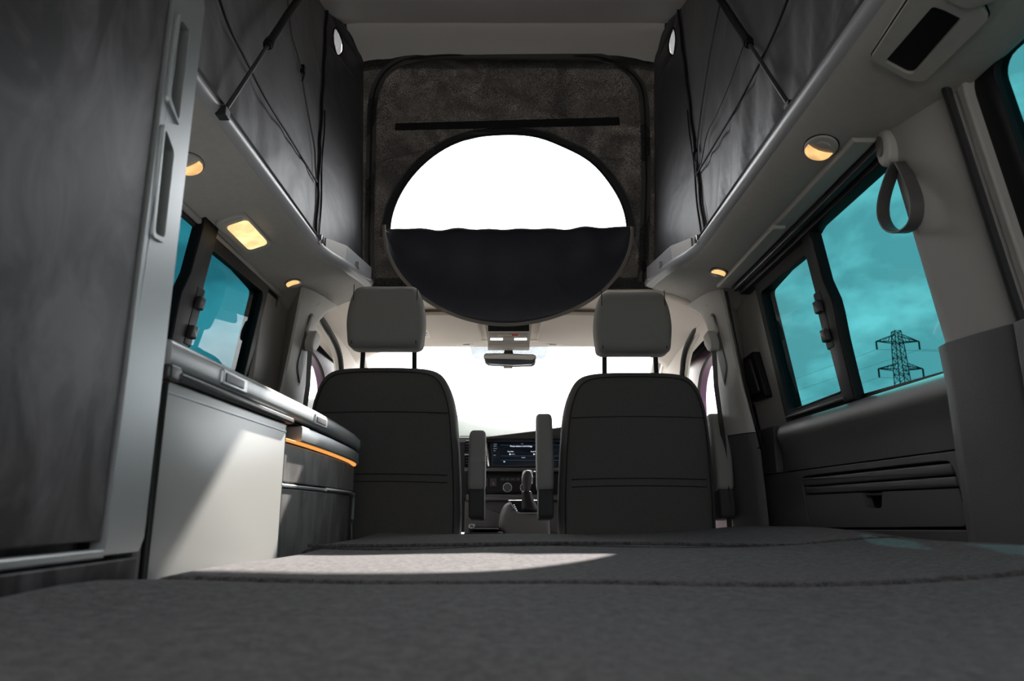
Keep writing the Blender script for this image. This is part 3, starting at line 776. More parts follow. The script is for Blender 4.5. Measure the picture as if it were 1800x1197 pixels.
def grow(pl, a):
    cxx = sum(p[0] for p in pl)/len(pl); cz = sum(p[1] for p in pl)/len(pl)
    return [(p[0]+a*(1 if p[0] > cxx else -1), p[1]+a*1.6*(1 if p[1] > cz else -1)) for p in pl]
post = [(.690, -.043), (.752, -.043), (.760, -.03), (.760, .60), (.754, .612), (.754, .72), (.690, .72)]
MB().plate(post, [g1, g2], kmap, .020, -.001).build('edge_post', M['alu'], CL, bevel=.0015)
for g in (g1, g2):
    b = grow(g, .0035); rim = MB().plate(b, [g], kmap, .0, -.0035).build('grip_rim', M['alu'], CL, bevel=.001)
    MB().plate(g, [], kmap, .022, .012).build('grip_insert', M['olive'], CL)
MB().box(-KX-.012, -KX+.000, REAR+.1, .692, -.046, -.037).build('bottom_rail', M['alu'], CL, bevel=.002)
MB().box(-KX-.02, -KX-.001, REAR+.1, .756, -.66, -.048).build('plinth', M['closet'], CL, bevel=.002)

KU = thing('kitchen_unit', 'slate grey kitchen cabinet run with curved front along the left side', 'cabinet', (-.6, 1.4, -.66))
def kfx(y): return interp(y, [.76, 1.22, 1.40, 1.55, 1.70, 1.85, 1.97, 2.03, 2.06, 2.075], [.38, .380, .381, .386, .394, .404, .418, .432, .452, .49])
kys = [.775, 1.0, 1.22, 1.30, 1.40, 1.48, 1.55, 1.62, 1.70, 1.78, 1.85, 1.91, 1.97, 2.0, 2.03, 2.045, 2.06, 2.07, 2.075]
def band(z0, z1, off, name, mat, par, y0=.775, r=.003, y1=9):
    ys = [y for y in kys if y0 <= y <= y1]
    front = [(-kfx(y)-off, y-(off if y > 2.0 else 0)) for y in ys]
    outl = front+([(-.79, 2.078-off)] if y1 > 3 else [(-.79, ys[-1])])+[(-.79, ys[0])]
    return MB().slab(outl, lambda x, y, d: Vector((x, y, d)), z0, z1, r, back=True).build(name, mat, par, angle=50)
band(-.66, .112, .022, 'carcass', M['concrete'], KU, y0=.775)
# drawer / door lines on the face
def strip(y0, y1, z0, z1, off0, off1, name, mat, par):
    n = 10; rows = []
    for k in range(n+1):
        y = lerp(y0, y1, k/n); x = -kfx(y)
        rows.append([Vector((x-off0, y, z0)), Vector((x-off1, y, z0)), Vector((x-off1, y, z1)), Vector((x-off0, y, z1))])
    return MB().loft(rows, True, True).build(name, mat, par, bevel=.0015)
strip(1.222, 2.01, .044, .110, .024, .012, 'upper_fascia', M['concrete'], KU)
strip(1.222, 1.93, .0345, .0405, .026, .011, 'edge_trim', M['alu'], KU)
strip(1.222, 1.742, -.20, .033, .026, .014, 'cupboard_door', M['concrete'], KU)
strip(1.746, 1.915, -.20, .032, .026, .018, 'sliding_front', M['concrete'], KU)
pts = [Vector((-kfx(1.55)-.012, 1.55, .0385)), Vector((-kfx(1.75)-.010, 1.75, .0385)), Vector((-kfx(1.9)-.012, 1.90, .0385)), Vector((-kfx(1.96)-.010, 1.955, .033)), Vector((-kfx(1.98)-.010, 1.975, .015)), Vector((-kfx(1.98)-.010, 1.975, -.2))]
MB().tube(smooth_path(pts, 4), .004, 8).build('corner_trim', M['alu'], KU)
MB().tube([p+Vector((-.006, .022, 0)) for p in smooth_path(pts[3:], 4)], .003, 8).build('corner_trim', M['charcoal'], KU)
# raised white cupboard front by the closet
kd = MB().slab(rr(.779, 1.205, -.12, .138, .004), kmap, .020, .002, .002).build('fridge_door', M['white'], KU, label='white cupboard front')
MB().slab([(.779, .124), (1.206, .124), (1.206, .127), (.779, .127)], kmap, .004, .0012, .0005).build('door_groove', M['alu'], kd)
MB().tube([Vector((-KX-.004, .776, -.12)), Vector((-KX-.004, .776, .135)), Vector((-KX-.004, .782, .140))], .0045, 8).build('door_gasket', M['rubber'], KU)
MB().tube([Vector((-KX-.006, 1.209, -.12)), Vector((-KX-.006, 1.209, .137))], .0035, 8).build('door_edge', M['alu'], KU)
MB().slab(rr(.770, .800, .138, .156, .005), kmap, .03, -.004, .003).build('hinge_cap', M['charcoal'], KU)
MB().slab(rr(.795, 1.222, .140, .150, .003), kmap, .02, -.006, .003).build('hinge_rail', M['charcoal'], KU)
MB().box(-KX-.04, -KX-.012, .762, .772, .118, .130).build('led_spot', M['led'], KU, bevel=.002)
WT = thing('worktop', 'pale grey kitchen worktop rim with hinged lids', 'worktop', (-.6, 1.4, .13))
band(.1175, .146, .002, 'worktop_rim', M['alu'], WT, y0=1.222)
ul = strip(1.222, 2.035, .1145, .1168, .020, .006, 'under_light', M['led'], WT)
band(.147, .153, .012, 'shadow_gap', M['blackm'], WT)
la = band(.154, .186, .0, 'lid', M['counter'], WT, y0=.775, r=.008, y1=9)
for y0, y1 in ((.915, 1.003), (1.37, 1.46)):
    f0 = -kfx((y0+y1)/2)
    pl = MB().slab(rr(y0, y1, .158, .178, .003), lambda y, z, d: Vector((f0+d, y, z)), -.004, .0030, .0015).build('lid_catch', M['alu'], la)
    MB().slab(rr(y0+.008, y1-.016, .162, .174, .002), lambda y, z, d: Vector((f0+d, y, z)), -.004, .0044, .001).build('catch_recess', M['mid_trim'], pl)
MB().slab(rr(1.965, 1.985, .158, .178, .003), lambda y, z, d: Vector((-kfx(y)+d, y, z)), -.004, .0022, .0015).build('end_catch', M['mid_trim'], la)

# ------------------------------------------------------------ bed
def cushion(y0, y1, x0, x1, zt, label, dip=0, w0=0):
    n = 46; mrows = 60
    def top(x, y):
        e = min(1, (y-y0)/.014, (y1-y)/.014); e = math.sqrt(max(0, 1-(1-e)**2)) if e < 1 else 1
        ex = min(1, (x-x0)/.03, (x1-x)/.03); ex = math.sqrt(max(0, 1-(1-ex)**2)) if ex < 1 else 1
        z = zt-.022+.022*min(e, ex)
        z += .0025*math.sin(x*7+y*5)+.0018*math.sin(x*13-y*9+1)
        z += .022*math.exp(-((x-.72)/.17)**2)+.016*math.exp(-((x+.40)/.10)**2)*min(1, max(0, (.74-y)/.12))-dip*math.exp(-((x-.05)/.4)**2)
        return z
    def ramp(t, a, b, q=.024):
        L_ = b-a; c = [0, .05, .15, .3, .55, .8, 1]
        return t
    ys = [y0+.014*k/6 for k in range(6)]+[lerp(y0+.014, y1-.014, k/28) for k in range(29)]+[y1-.014*k/6 for k in range(5, -1, -1)]
    xs = [x0+.03*k/5 for k in range(5)]+[lerp(x0+.03, x1-.03, k/40) for k in range(41)]+[x1-.03*k/5 for k in range(4, -1, -1)]
    nx, ny = len(xs), len(ys)
    v = [Vector((x, y+.006*math.sin(x*5)*0, top(x, y))) for y in ys for x in xs]+[Vector((x, y, zt-.10)) for y in ys for x in xs]
    f = []
    for j in range(ny-1):
        for i in range(nx-1):
            a = j*nx+i; f.append((a, a+1, a+nx+1, a+nx)); b = a+nx*ny; f.append((b, b+nx, b+nx+1, b+1))
    o = nx*ny
    for i in range(nx-1):
        f.append((i, o+i, o+i+1, i+1)); a = (ny-1)*nx+i; f.append((a, a+1, o+a+1, o+a))
    for j in range(ny-1):
        a = j*nx; f.append((a, a+nx, o+a+nx, o+a)); a = j*nx+nx-1; f.append((a, o+a, o+a+nx, a+nx))
    t = thing('bed_cushion', label, 'cushion', ((x0+x1)/2, (y0+y1)/2, zt-.10), group='grey felt bed cushions')
    MB().add(v, f).build('cover', M['felt'], t, angle=70)
    return t
cushion(REAR+.02, .745, -.378, .735, BED, 'nearest grey felt bed cushion filling the foreground')
c2 = cushion(.753, 1.369, -.375, .745, BED+.001, 'middle grey felt bed cushion with the bright sun patch')
c3 = cushion(1.377, 2.10, -.398, .755, BED+.002, 'farthest grey felt bed cushion in front of the seats')
MB().tube([Vector((x/100, 1.378, BED+.006+.0025*math.sin(x*.07+6.9))) for x in range(-38, 60, 4)], .0035, 6).build('piping', M['felt'], c3)
t = thing('sleeping_platform', 'dark platform hidden under the cushions', 'bed', (0, .8, -.3))
MB().box(-.375, .74, REAR+.03, 2.06, -.66, -.175).build('platform', M['dark_trim'], t, smooth=False)

# ------------------------------------------------------------ front seats
def seat(cx0, label, ysh, zsh, name='front_seat', mir=1):
    Y0 = 2.20+ysh
    t = thing(name, label, 'seat', (cx0, Y0+.25, -.66), group='front seats')
    half = [(-.238, -.16), (-.240, 0), (-.236, .12), (-.230, .22), (-.222, .30), (-.208, .355), (-.19, .392), (-.165, .414), (-.125, .424), (-.06, .4275), (0, .428)]
    outl = half+[(-a, b) for a, b in half[-2::-1]]
    outl = [(p.x, p.y) for p in smooth_path([Vector((a, b, 0)) for a, b in outl], 3)]
    lean = lambda z: -.10*(z-.1)*0+.0
    mp = lambda x, z, d: Vector((cx0+x, Y0+.16-d-.10*(z), z+zsh))
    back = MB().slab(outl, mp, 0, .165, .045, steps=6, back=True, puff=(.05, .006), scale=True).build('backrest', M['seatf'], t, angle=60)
    # edge piping and cross seams of the cover
    inner = [(a*.93, b*(.955) if b > 0 else b) for a, b in outl]
    MB().tube([mp(a, b, .158) for a, b in inner], .0022, 6).build('piping', M['seam'], back)
    for z in (.285, .100, .078):
        wd = .205
        pts = [mp(wd*q/10, z-.004*abs(q/10)**2, .1715) for q in range(-10, 11)]
        MB().tube(pts, .0016, 5).build('seam', M['seam'], back)
    # headrest
    hh = [(-.097, .488), (-.114, .497), (-.119, .53), (-.122, .575), (-.117, .625), (-.105, .668), (-.090, .686), (-.06, .691), (0, .692)]
    ho = hh+[(-a, b) for a, b in hh[-2::-1]]
    ho = [(p.x, p.y) for p in smooth_path([Vector((a, b, 0)) for a, b in ho], 3)]
    hy = lambda x, z, d: Vector((cx0-.0+x, Y0+.085-d-.03*(z-.5)+.02*(x/.12)**2*(-1), z+zsh))
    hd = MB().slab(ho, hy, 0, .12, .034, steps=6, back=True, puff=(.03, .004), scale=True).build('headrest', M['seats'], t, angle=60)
    for q in (-1, 1):
        MB().tube([hy(q*.100, .497+(.688-.497)*k/10, .112) for k in range(11)], .0014, 5).build('seam', M['seam'], hd)
    for q in (-1, 1):
        x = q*.083
        MB().tube([Vector((cx0+x, Y0+.055, .50+zsh)), Vector((cx0+x+q*.002, Y0+.06, .40+zsh))], .008, 12).build('headrest_post', M['black'], t)
        MB().slab(ell(cx0+x, Y0+.06, .022, .014, 20), lambda a, b, d: Vector((a, b, .422+zsh+d)), 0, .008, .003).build('post_collar', M['black'], t)
    # armrests folded up either side
    for q in (-1, 1):
        ax = cx0+q*.272; top = .315+zsh if not (mir < 0 and q > 0) else .247
        if mir > 0 and q < 0: ax = cx0-.282
        if mir < 0 and q > 0: ax = cx0+.290
        w_ = .026; ay = Y0+.05
        ar = rp([(-.075, .05), (.0, .045), (.045, .06), (.050, .20), (.038, top-.03), (.012, top), (-.03, top-.015), (-.06, top-.10), (-.075, .15)], .03)
        am = (lambda ax_, ay_: (lambda y, z, d: Vector((ax_+d, ay_+y+.03, z))))(ax, ay)
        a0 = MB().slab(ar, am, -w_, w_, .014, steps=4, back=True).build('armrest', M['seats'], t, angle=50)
        MB().slab(rp([(-.075, -.03), (.06, -.04), (.05, .058), (-.07, .063)], .02), am, -w_+.004, w_-.002, .006, back=True).build('armrest_pivot', M['seatpl'], a0)
    # cushion and base below
    MB().slab(rr(cx0-.25, cx0+.25, Y0+.06, Y0+.56, .06), lambda a, b, d: Vector((a, b, d)), -.30, -.14, .035, steps=4, back=True).build('seat_cushion', M['seatf'], t)
    MB().slab(rr(cx0-.21, cx0+.21, Y0+.1, Y0+.5, .03), lambda a, b, d: Vector((a, b, d)), -.659, -.29, .01).build('seat_base', M['dark_trim'], t)
    return t
seat(-.399, 'left front seat seen from behind in dark grey fabric', -.005, .0, mir=-1)
seat(.385, 'right front seat seen from behind in dark grey fabric', .015, -.012, mir=1)

# ------------------------------------------------------------ front pillars and belts
def bpillar(s):
    t = thing('trim_1' if s > 0 else 'trim_2', 'grey %s front pillar trim carrying the seat belt' % ('right' if s > 0 else 'left'), 'trim', (s*.7, 2.2, -.66), kind='structure')
    def sec(z):
        ix = interp(z, [-.2, .1, .3, .5, .60, .64, .665, .675], [.690, .680, .668, .655, .645, .633, .612, .60])
        iy = interp(z, [.3, .5, .58, .63, .66, .675], [2.27, 2.27, 2.28, 2.30, 2.335, 2.35])
        ox = interp(z, [-.2, .167, .36, .52, .684], [.752, .738, .700, .678, .658])
        oy = interp(z, [0, .68], [2.14, 2.135])
        return [(ix+.03, 2.36), (ix+.004, iy+.015), (ix, iy), (ix+.002, iy-.02), (lerp(ix, ox, .30), lerp(iy, oy, .50)), (lerp(ix, ox, .62), lerp(iy, oy, .82)), (lerp(ix, ox, .88), oy+.004), (ox+.004, oy+.002), (ox+.012, oy+.02), (.80, 2.34), (.80, 2.36)]
    def rows(z0, z1, n): return [[Vector((s*x, y, lerp(z0, z1, k/n))) for x, y in sec(lerp(z0, z1, k/n))] for k in range(n+1)]
    MB().loft(rows(.222, .676, 24), True, True).build('upper_cover', M['light_trim'], t, angle=50)
    MB().loft(rows(-.66, .219, 16), True, True).build('lower_cover', M['dark_trim'], t, angle=50)
    # belt height adjuster: recessed slot, guide and webbing
    def onp(f, z, d):          # a point on the inner face, f across 0..1
        c = sec(z); a = Vector((c[3][0], c[3][1])); b = Vector((c[5][0], c[5][1])); p = a+(b-a).normalized()*(f+.012); n = Vector((-(b-a).y, (b-a).x)).normalized()
        if n.x > 0: n = -n
        return Vector((s*(p.x+n.x*d), p.y+n.y*d, z))
    slot = rp([(.004, .600), (.048, .612), (.056, .43), (.022, .375)], .018)
    MB().slab(rp([(.000, .606), (.052, .619), (.060, .424), (.020, .366)], .02), onp, -.004, .002, .0015).build('slot_rim', M['mid_trim'], t)
    MB().slab(slot, onp, -.002, .0045, .002).build('adjuster_slot', M['mid_trim'], t)
    MB().slab(rp([(.007, .597), (.045, .609), (.048, .545), (.010, .53)], .012), onp, .002, .010, .003).build('slot_cover', M['light_trim'], t)
    MB().slab(rr(.040, .052, .640, .656, .003), onp, -.002, .003, .002).build('emblem_button', M['light_trim'], t)
    bt = thing('seat_belt', 'grey seat belt and guide on the %s front pillar' % ('right' if s > 0 else 'left'), 'seat belt', onp(.1, .50, .02))
    MB().slab(rp([(-.012, .545), (.032, .556), (.044, .515), (.030, .487), (.0, .49), (-.018, .515)], .010), onp, .006, .032, .006, steps=4).build('belt_guide', M['light_trim'], bt)
    a0 = onp(.012, .495, .014); a1 = onp(.002, .38, .02); a2 = onp(-.002, .2, .02)+Vector((0, 0, 0)); a3 = Vector((a2.x, a2.y, -.4))
    rws = []
    for p, tw in ((a0, 0), (lerp(a0, a1, .5), .3), (a1, .5), (a2, .6), (a3, .6)):
        d = Vector((s*.35, -1, 0))* .011; e = Vector((s*.001, .0015, 0))
        rws.append([p-d-e, p+d-e, p+d+e, p-d+e])
    MB().loft(rws, True, True).build('webbing', M['belt'], bt)
    return t
bpillar(1); bpillar(-1)

# cab sides
def cab_side(s):
    off = -.0
    root = thing('wall_right_cab' if s > 0 else 'wall_left_cab', 'pale cab side trim and door opening on the %s' % ('right' if s > 0 else 'left'), 'wall', (s*.69, 2.7, -.66), kind='structure')
    hole = rp([(2.28, -.1), (2.790, -.1), (2.792, .514), (2.735, .595), (2.60, .640), (2.42, .665), (2.28, .672)], [0, 0, .07, .07, .07, .02, 0])
    X = .675
    MB().plate([(2.30, -.66), (3.9, -.66), (3.9, .20), (3.60, .28), (3.04, .70), (3.0, .735), (2.27, .735)], [[(max(2.302, a), b) for a, b in hole]], xmap(X+.01, s), -.012, .010).build('cab_trim', M['cab_liner'], root, bevel=.004)
    arc = [p for p in hole if p[1] > .05]
    arc = sorted(arc, key=lambda p: (p[0]-2.2)*1.0-(p[1])*1.0)
    ap = [Vector((s*(X+.002), a, b)) for a, b in [(2.787, .0), (2.789, .3), (2.788, .50), (2.775, .535), (2.745, .578), (2.69, .610), (2.60, .632), (2.50, .648), (2.40, .660), (2.32, .666)]]
    MB().tube(smooth_path(ap, 5), .010, 8).build('door_rubber', M['rubber'], root)
    MB().tube(smooth_path([p+Vector((s*.016, -.010, -.014)) for p in ap], 5), .009, 8).build('door_rubber', M['beige'], root)
    dr = thing('door_2' if s > 0 else 'door_3', 'purple %s cab door frame around clear glass' % ('right' if s > 0 else 'left'), 'door', (s*.76, 2.7, -.66), kind='structure')
    wh = rp([(2.42, .10), (2.86, .10), (2.845, .45), (2.79, .52), (2.70, .555), (2.56, .578), (2.42, .59)], [0, 0, .05, .05, .05, .02, 0])
    MB().plate([(2.40, -.66), (3.25, -.66), (3.25, .3), (3.0, .62), (2.9, .76), (2.40, .76)], [wh], xmap(.765, s), -.02, .010).build('door_panel', M['purple'], dr, bevel=.004)
    MB().tube([Vector((s*.752, a, b)) for a, b in wh], .006, 6, closed=True).build('window_seal', M['rubber'], dr)
    MB().plate([(2.30, .1), (2.87, .1), (2.86, .58), (2.30, .60)], [], xmap(.775, s), 0, .002).build('door_glass', M['clear'], dr, smooth=False)
    # grab handle in the cab roof
    gh = thing('grab_handle', 'pale folding grab handle above the %s seat' % ('right' if s > 0 else 'left'), 'handle', (s*.585, 2.6, .69))
    c = at(1178 if s > 0 else 608, 547, Y=2.66); c.z -= .0
    p0 = c+Vector((s*-.010, .10, .006)); p3 = c+Vector((s*.018, -.10, -.004))
    MB().tube(smooth_path([p0+Vector((0, 0, .02)), p0, lerp(p0, p3, .5)+Vector((0, 0, -.012)), p3, p3+Vector((0, 0, .02))], 5), .011, 10).build('grip', M['beige'], gh)
    MB().slab(rr(-.02, .02, -.13, .13, .015), (lambda cc: (lambda a, b, d: Vector((cc.x+a+s*.01*b/.1, cc.y-b, cc.z+.028-d))))(c), -.02, .012, .004).build('handle_recess', M['mid_trim'], gh)
cab_side(1); cab_side(-1)
for o in list(bpy.data.objects):
    if o.name == 'wall_right_cab': o.name = 'trim_3'
    if o.name == 'wall_left_cab': o.name = 'trim_4'

# windscreen
W4 = thing('window_4', 'wide clear windscreen ahead of the seats', 'window', (0, 3.3, .3), kind='structure')
A = Vector((0, 3.055, .712)); B = Vector((0, 3.98, .20))
MB().loft([[Vector((x, p.y, p.z)) for x in (-.72, .70)]+[Vector((x, p.y+.004, p.z+.006)) for x in (.70, -.72)] for p in (A, B)], True, True).build('pane', M['clear'], W4, smooth=False)
for s in (1, -1):
    MB().tube([Vector((s*.66-.01, 3.03, .70)), Vector((s*.69-.01, 3.94, .20))], .022, 10).build('windscreen_pillar', M['beige'], W4)
frit = glassmat('fritted_glass', (.105, .112, .117), .01)
for sx in (-1, 1):
    o = rp([(-.012+sx*.0, 3.05), (-.012+sx*.178, 3.05), (-.012+sx*.165, 3.150), (-.012+sx*.0, 3.158)], [0, .0, .03, 0])
    MB().plate(o, [], lambda x, y, d: Vector((x, y, lerp(A.z, B.z, (y-A.y)/(B.y-A.y))-.002-d)), 0, .0006).build('fritted_patch', frit, W4, smooth=False)

# ------------------------------------------------------------ cab fittings: visors, console, mirror
def visor(x0, x1, s, label):
    t = thing('sun_visor', label, 'visor', ((x0+x1)/2, 2.75, .70), group='sun visors')
    mp = lambda x, v, d: Vector((x, 2.585+.40*v, .7235-.032*v-.010*(abs(x+.01)/.6)**2-d))
    inn = x0 if abs(x0) < abs(x1) else x1; out = x1 if inn == x0 else x0; q = 1 if out > inn else -1
    o = [(inn+q*.012, .0), (out, .0), (out, .97), (inn+q*.115, .97), (inn+q*.108, .93), (inn+q*.030, .90), (inn, .83)]
    MB().slab(rp(o, [.05, .05, .05, .01, .02, .03, .05]), mp, -.0, .014, .006, steps=4, back=True).build('visor_pad', M['cab_liner'], t)
    MB().tube([mp(inn+q*.04, .945, .006), mp(inn+q*.112, .945, .006)], .005, 8).build('visor_rod', M['beige'], t)
    MB().slab(rr(inn+q*.055 if q > 0 else inn-.085, inn+q*.085 if q > 0 else inn-.055, .925, .955, .003), mp, 0, .013, .002).build('visor_clip', M['mid_trim'], t)
    return t, mp
vl, vmp = visor(-.50, -.125, -1, 'pale left sun visor with a yellow and white warning label')
visor(.105, .48, 1, 'pale right sun visor folded up')
lab = MB().slab([(-.42, .55), (-.375, .55), (-.375, .80), (-.42, .80)], vmp, .013, .0150, .0003).build('warning_label', M['paper'], vl)
x0_, x1_ = at(738, 580, Y=2.78).x, at(753, 580, Y=2.78).x
lab.data.clear_geometry() if hasattr(lab.data, 'clear_geometry') else None
bpy.data.objects.remove(lab)
lb = MB().slab([(x0_-.01, .30), (x1_, .30), (x1_, .66), (x0_-.01, .66)], vmp, .012, .0152, .0003).build('warning_label', M['paper'], vl)
MB().slab([(x0_-.009, .31), (x1_-.001, .31), (x1_-.001, .42), (x0_-.009, .42)], vmp, .012, .0158, .0003).build('label_header', M['yellow'], lb)
for k, (dx, v0, w_, h_) in enumerate(((.010, .46, .010, .06), (.026, .50, .006, .05), (.012, .56, .014, .05), (.028, .59, .005, .03))):
    MB().slab([(x0_+dx-.005, v0), (x0_+dx-.005+w_, v0+.01), (x0_+dx-.007+w_, v0+h_), (x0_+dx-.003, v0+h_-.01)], vmp, .012, .0156, .0002).build('label_mark', M['ink'], lb)

OC = thing('overhead_console', 'beige overhead console with dark screen and lit lamps above the mirror', 'console', (-.01, 2.85, .70))
def ocm(x, z, d): return Vector((x, 2.74+(.700-z)*.9-d, z))       # raked face
def ocp(px, py):
    w = at(px, py, Y=2.74)
    for _ in range(5): w = at(px, py, Y=2.74+(.700-w.z)*.9)
    return (w.x, w.z)
def oq(x0, y0, x1, y1, r=.004): 
    return rp([ocp(x0, y1), ocp(x1, y1), ocp(x1, y0), ocp(x0, y0)], r)
MB().slab(rp([ocp(858, 606), ocp(931, 606), ocp(938, 560), ocp(848, 560)], .008), ocm, -.06, .006, .005).build('console_body', M['beige'], OC)
MB().slab(oq(858, 562, 930, 583, .003), ocm, .0, .010, .002).build('screen', M['black'], OC)
MB().slab(oq(860, 587, 928, 603, .004), ocm, .0, .009, .002).build('switch_panel', M['light_trim'], OC)
for a, b_ in ((862, 884), (904, 926)):
    MB().slab(oq(a, 595.5, b_, 599, .001), ocm, .006, .0115, .001).build('map_light', M['whitelight'], OC)
MB().slab(oq(875, 588.5, 913, 591.5, .001), ocm, .006, .0105, .0008).build('button_row', M['beige'], OC)
MB().slab(oq(900, 588.5, 911, 591.5, .001), ocm, .006, .0115, .0008).build('red_button', M['red'], OC)
MB().slab(oq(886, 594, 902, 599, .001), ocm, .006, .0105, .0008).build('dome_switch', M['beige'], OC)
MB().slab(rp([ocp(857, 611), ocp(931, 611), ocp(931, 605), ocp(857, 605)], .002), ocm, -.05, .010, .003).build('console_lip', M['beige'], OC)

RM = thing('rear_view_mirror', 'black rear view mirror hanging in front of the windscreen', 'mirror', (-.008, 2.86, .60))
mm_ = lambda x, z, d: Vector((x, 2.84-d+(z-.585)*.058, z-d*.058))
mo = px2([(850, 625), (853, 621), (875, 620.5), (938, 622.5), (943, 626), (941, 640), (936, 643.5), (905, 644.5), (858, 642), (852, 637)], Y=2.84)
MB().slab(rp(mo, .006), mm_, -.025, .004, .006, steps=4, back=True).build('mirror_housing', M['charcoal'], RM)
mi = [(lerp(sum(p[0] for p in mo)/len(mo), a, .965), lerp(sum(p[1] for p in mo)/len(mo), b_, .90)) for a, b_ in mo]
MB().slab(rp(mi, .006), mm_, .002, .0052, .0008).build('mirror_glass', M['mirror'], RM)
a = at(893, 622, Y=2.865); c = at(893, 605, Y=2.93)
MB().slab([(a.x-.018, a.z), (a.x+.022, a.z), (a.x+.012, c.z+.01), (a.x-.010, c.z+.01)], lambda x, z, d: Vector((x, 2.87+(z-a.z)*1.2-d, z)), -.02, .008, .004).build('mirror_stem', M['black'], RM)
c = at(893, 646, Y=2.845)
MB().slab(rr(c.x-.019, c.x+.019, c.z-.004, c.z+.006, .003), mm_, -.015, .0, .003).build('dimmer_tab', M['beige'], RM)

# ------------------------------------------------------------ dashboard
M['dash'] = pmat('dash_plastic', (.03, .03, .032), .85)
DB = thing('dashboard', 'black dashboard with a wide lit touch screen between the seats', 'dashboard', (0, 3.2, -.2))
DY = 3.0
def dp(px, py): w = at(px, py, Y=DY); return (w.x, w.z)
dm = lambda x, z, d: Vector((x, DY-d+(z-.2)*.15, z))
# body loft across
prof = [(3.02, .16), (3.01, .27), (3.03, .292), (3.10, .300), (3.4, .288), (3.9, .20), (3.9, -.1), (3.12, -.1), (3.05, .02)]
rows = []
for k in range(37):
    x = -.665+1.315*k/36
    hump = .040*math.exp(-((x-.42)/.19)**4)
    rows.append([Vector((x, y, z+(hump if z > .26 else 0)+(-.004 if abs(x) < .1 else 0))) for y, z in prof])
MB().loft(rows, True, True).build('dash_body', M['dash'], DB, angle=40)
MB().slab(rp([(-.16, .27), (.62, .27), (.60, .345), (.50, .362), (.33, .350), (.095, .316), (-.16, .286)], .012), lambda x, z, d: Vector((x, 2.98-d, z)), -.25, .0, .012).build('instrument_hood', M['dash'], DB)
MB().tube([Vector((x/100, 3.0, .293)) for x in range(-22, 10, 4)], .003, 6).build('dash_edge', M['alu'], DB)
def dq(x0, y0, x1, y1, r=.003): return rp([dp(x0, y1), dp(x1, y1), dp(x1, y0), dp(x0, y0)], r)
MB().slab(dq(818, 774, 1010, 822, .004), dm, -.01, .004, .003).build('fascia', M['black'], DB)
sc_ = MB().slab(rp([dp(866, 820), dp(1000, 820), dp(1000, 774), dp(862, 774)], .003), dm, .002, .007, .002).build('touch_screen', M['screen'], DB)
def txt(s, px, py, size, mat, par, name='screen_text'):
    cu = bpy.data.curves.new(name, 'FONT'); cu.body = s; cu.size = size; cu.extrude = .0003
    o = bpy.data.objects.new(name+'_tmp', cu); COL.objects.link(o)
    bpy.context.view_layer.update()
    me = bpy.data.meshes.new_from_object(o.evaluated_get(bpy.context.evaluated_depsgraph_get()))
    bpy.data.objects.remove(o)
    me.materials.clear(); me.materials.append(mat)
    x, z = dp(px, py)
    me.transform(Matrix.Translation(Vector((x, DY-.0085+(z-.2)*.15, z)))@Matrix.Rotation(math.pi/2, 4, 'X'))
    me.transform(Matrix.Translation(-parent_off(par)))
    r = bpy.data.objects.new(name, me); COL.objects.link(r); r.parent = par
    return r
txt('Please select a technology.', 896.5, 785.5, .0088, M['text'], sc_)
txt('Plug & Play', 892, 794.5, .0058, M['text'], sc_)
txt('Plug & Play', 933, 794.5, .0058, M['text'], sc_)
txt('11:28', 915, 780.5, .0045, M['textdim'], sc_)
for k, (t_, y_) in enumerate((('RADIO', 781.5), ('MEDIA', 785), ('PHONE', 789), ('NAV', 793), ('CAR', 801))):
    txt(t_, 867.5, y_, .0045, M['textdim'], sc_)
for x_ in (895, 937):
    MB().slab([dp(x_, 799.5), dp(x_+3, 799.5), dp(x_+1.5, 796.5)], dm, .007, .0085, .0002, 1).build('screen_icon', M['text'], sc_)
    MB().slab([dp(x_+3.5, 799), dp(x_+10, 799), dp(x_+10, 798.2), dp(x_+3.5, 798.2)], dm, .007, .0082, .0002, 1).build('screen_icon', M['textdim'], sc_)
for y_ in (782.2, 801.2, 809):
    MB().slab([dp(880, y_+.5), dp(996, y_+.5), dp(996, y_), dp(880, y_)], dm, .007, .0080, .0002, 1).build('screen_line', M['textblue'], sc_)
MB().slab([dp(885, 813), dp(888, 813), dp(888, 810.5), dp(885, 810.5)], dm, .007, .0085, .0002, 1).build('screen_icon', M['textdim'], sc_)
for k in range(3): MB().slab([dp(917+k*2.5, 805), dp(918+k*2.5, 805), dp(918+k*2.5, 804), dp(917+k*2.5, 804)], dm, .007, .0085, .0001, 1).build('screen_dot', M['text'], sc_)
# vent with slats beside the screen
v1 = MB().slab(dq(817, 776, 860, 820, .004), dm, .002, .005, .001).build('air_vent', M['blackm'], DB)
for k in range(8):
    y_ = 779+k*5.0
    MB().slab(dq(818.5, y_, 857, y_+2.0, .0005), dm, .003, .012, .001, 1).build('vent_slat', M['charcoal'], v1)
MB().slab(rp([dp(857.5, 820), dp(860.5, 820), dp(856.5, 778), dp(854, 778)], .001), dm, .003, .013, .001).build('vent_trim', M['chrome'], v1)
MB().slab(dq(817, 798, 857, 800.5, .0005), dm, .004, .013, .001).build('vent_bar', M['alu'], v1)
MB().slab(rp([dp(817, 829), dp(1010, 829), dp(1010, 822.5), dp(817, 822.5)], .002), dm, -.01, .018, .004).build('shelf_edge', M['mid_trim'], DB)
MB().slab(dq(817, 831, 1010, 868, .003), dm, -.02, -.002, .003).build('lower_fascia', M['black'], DB)
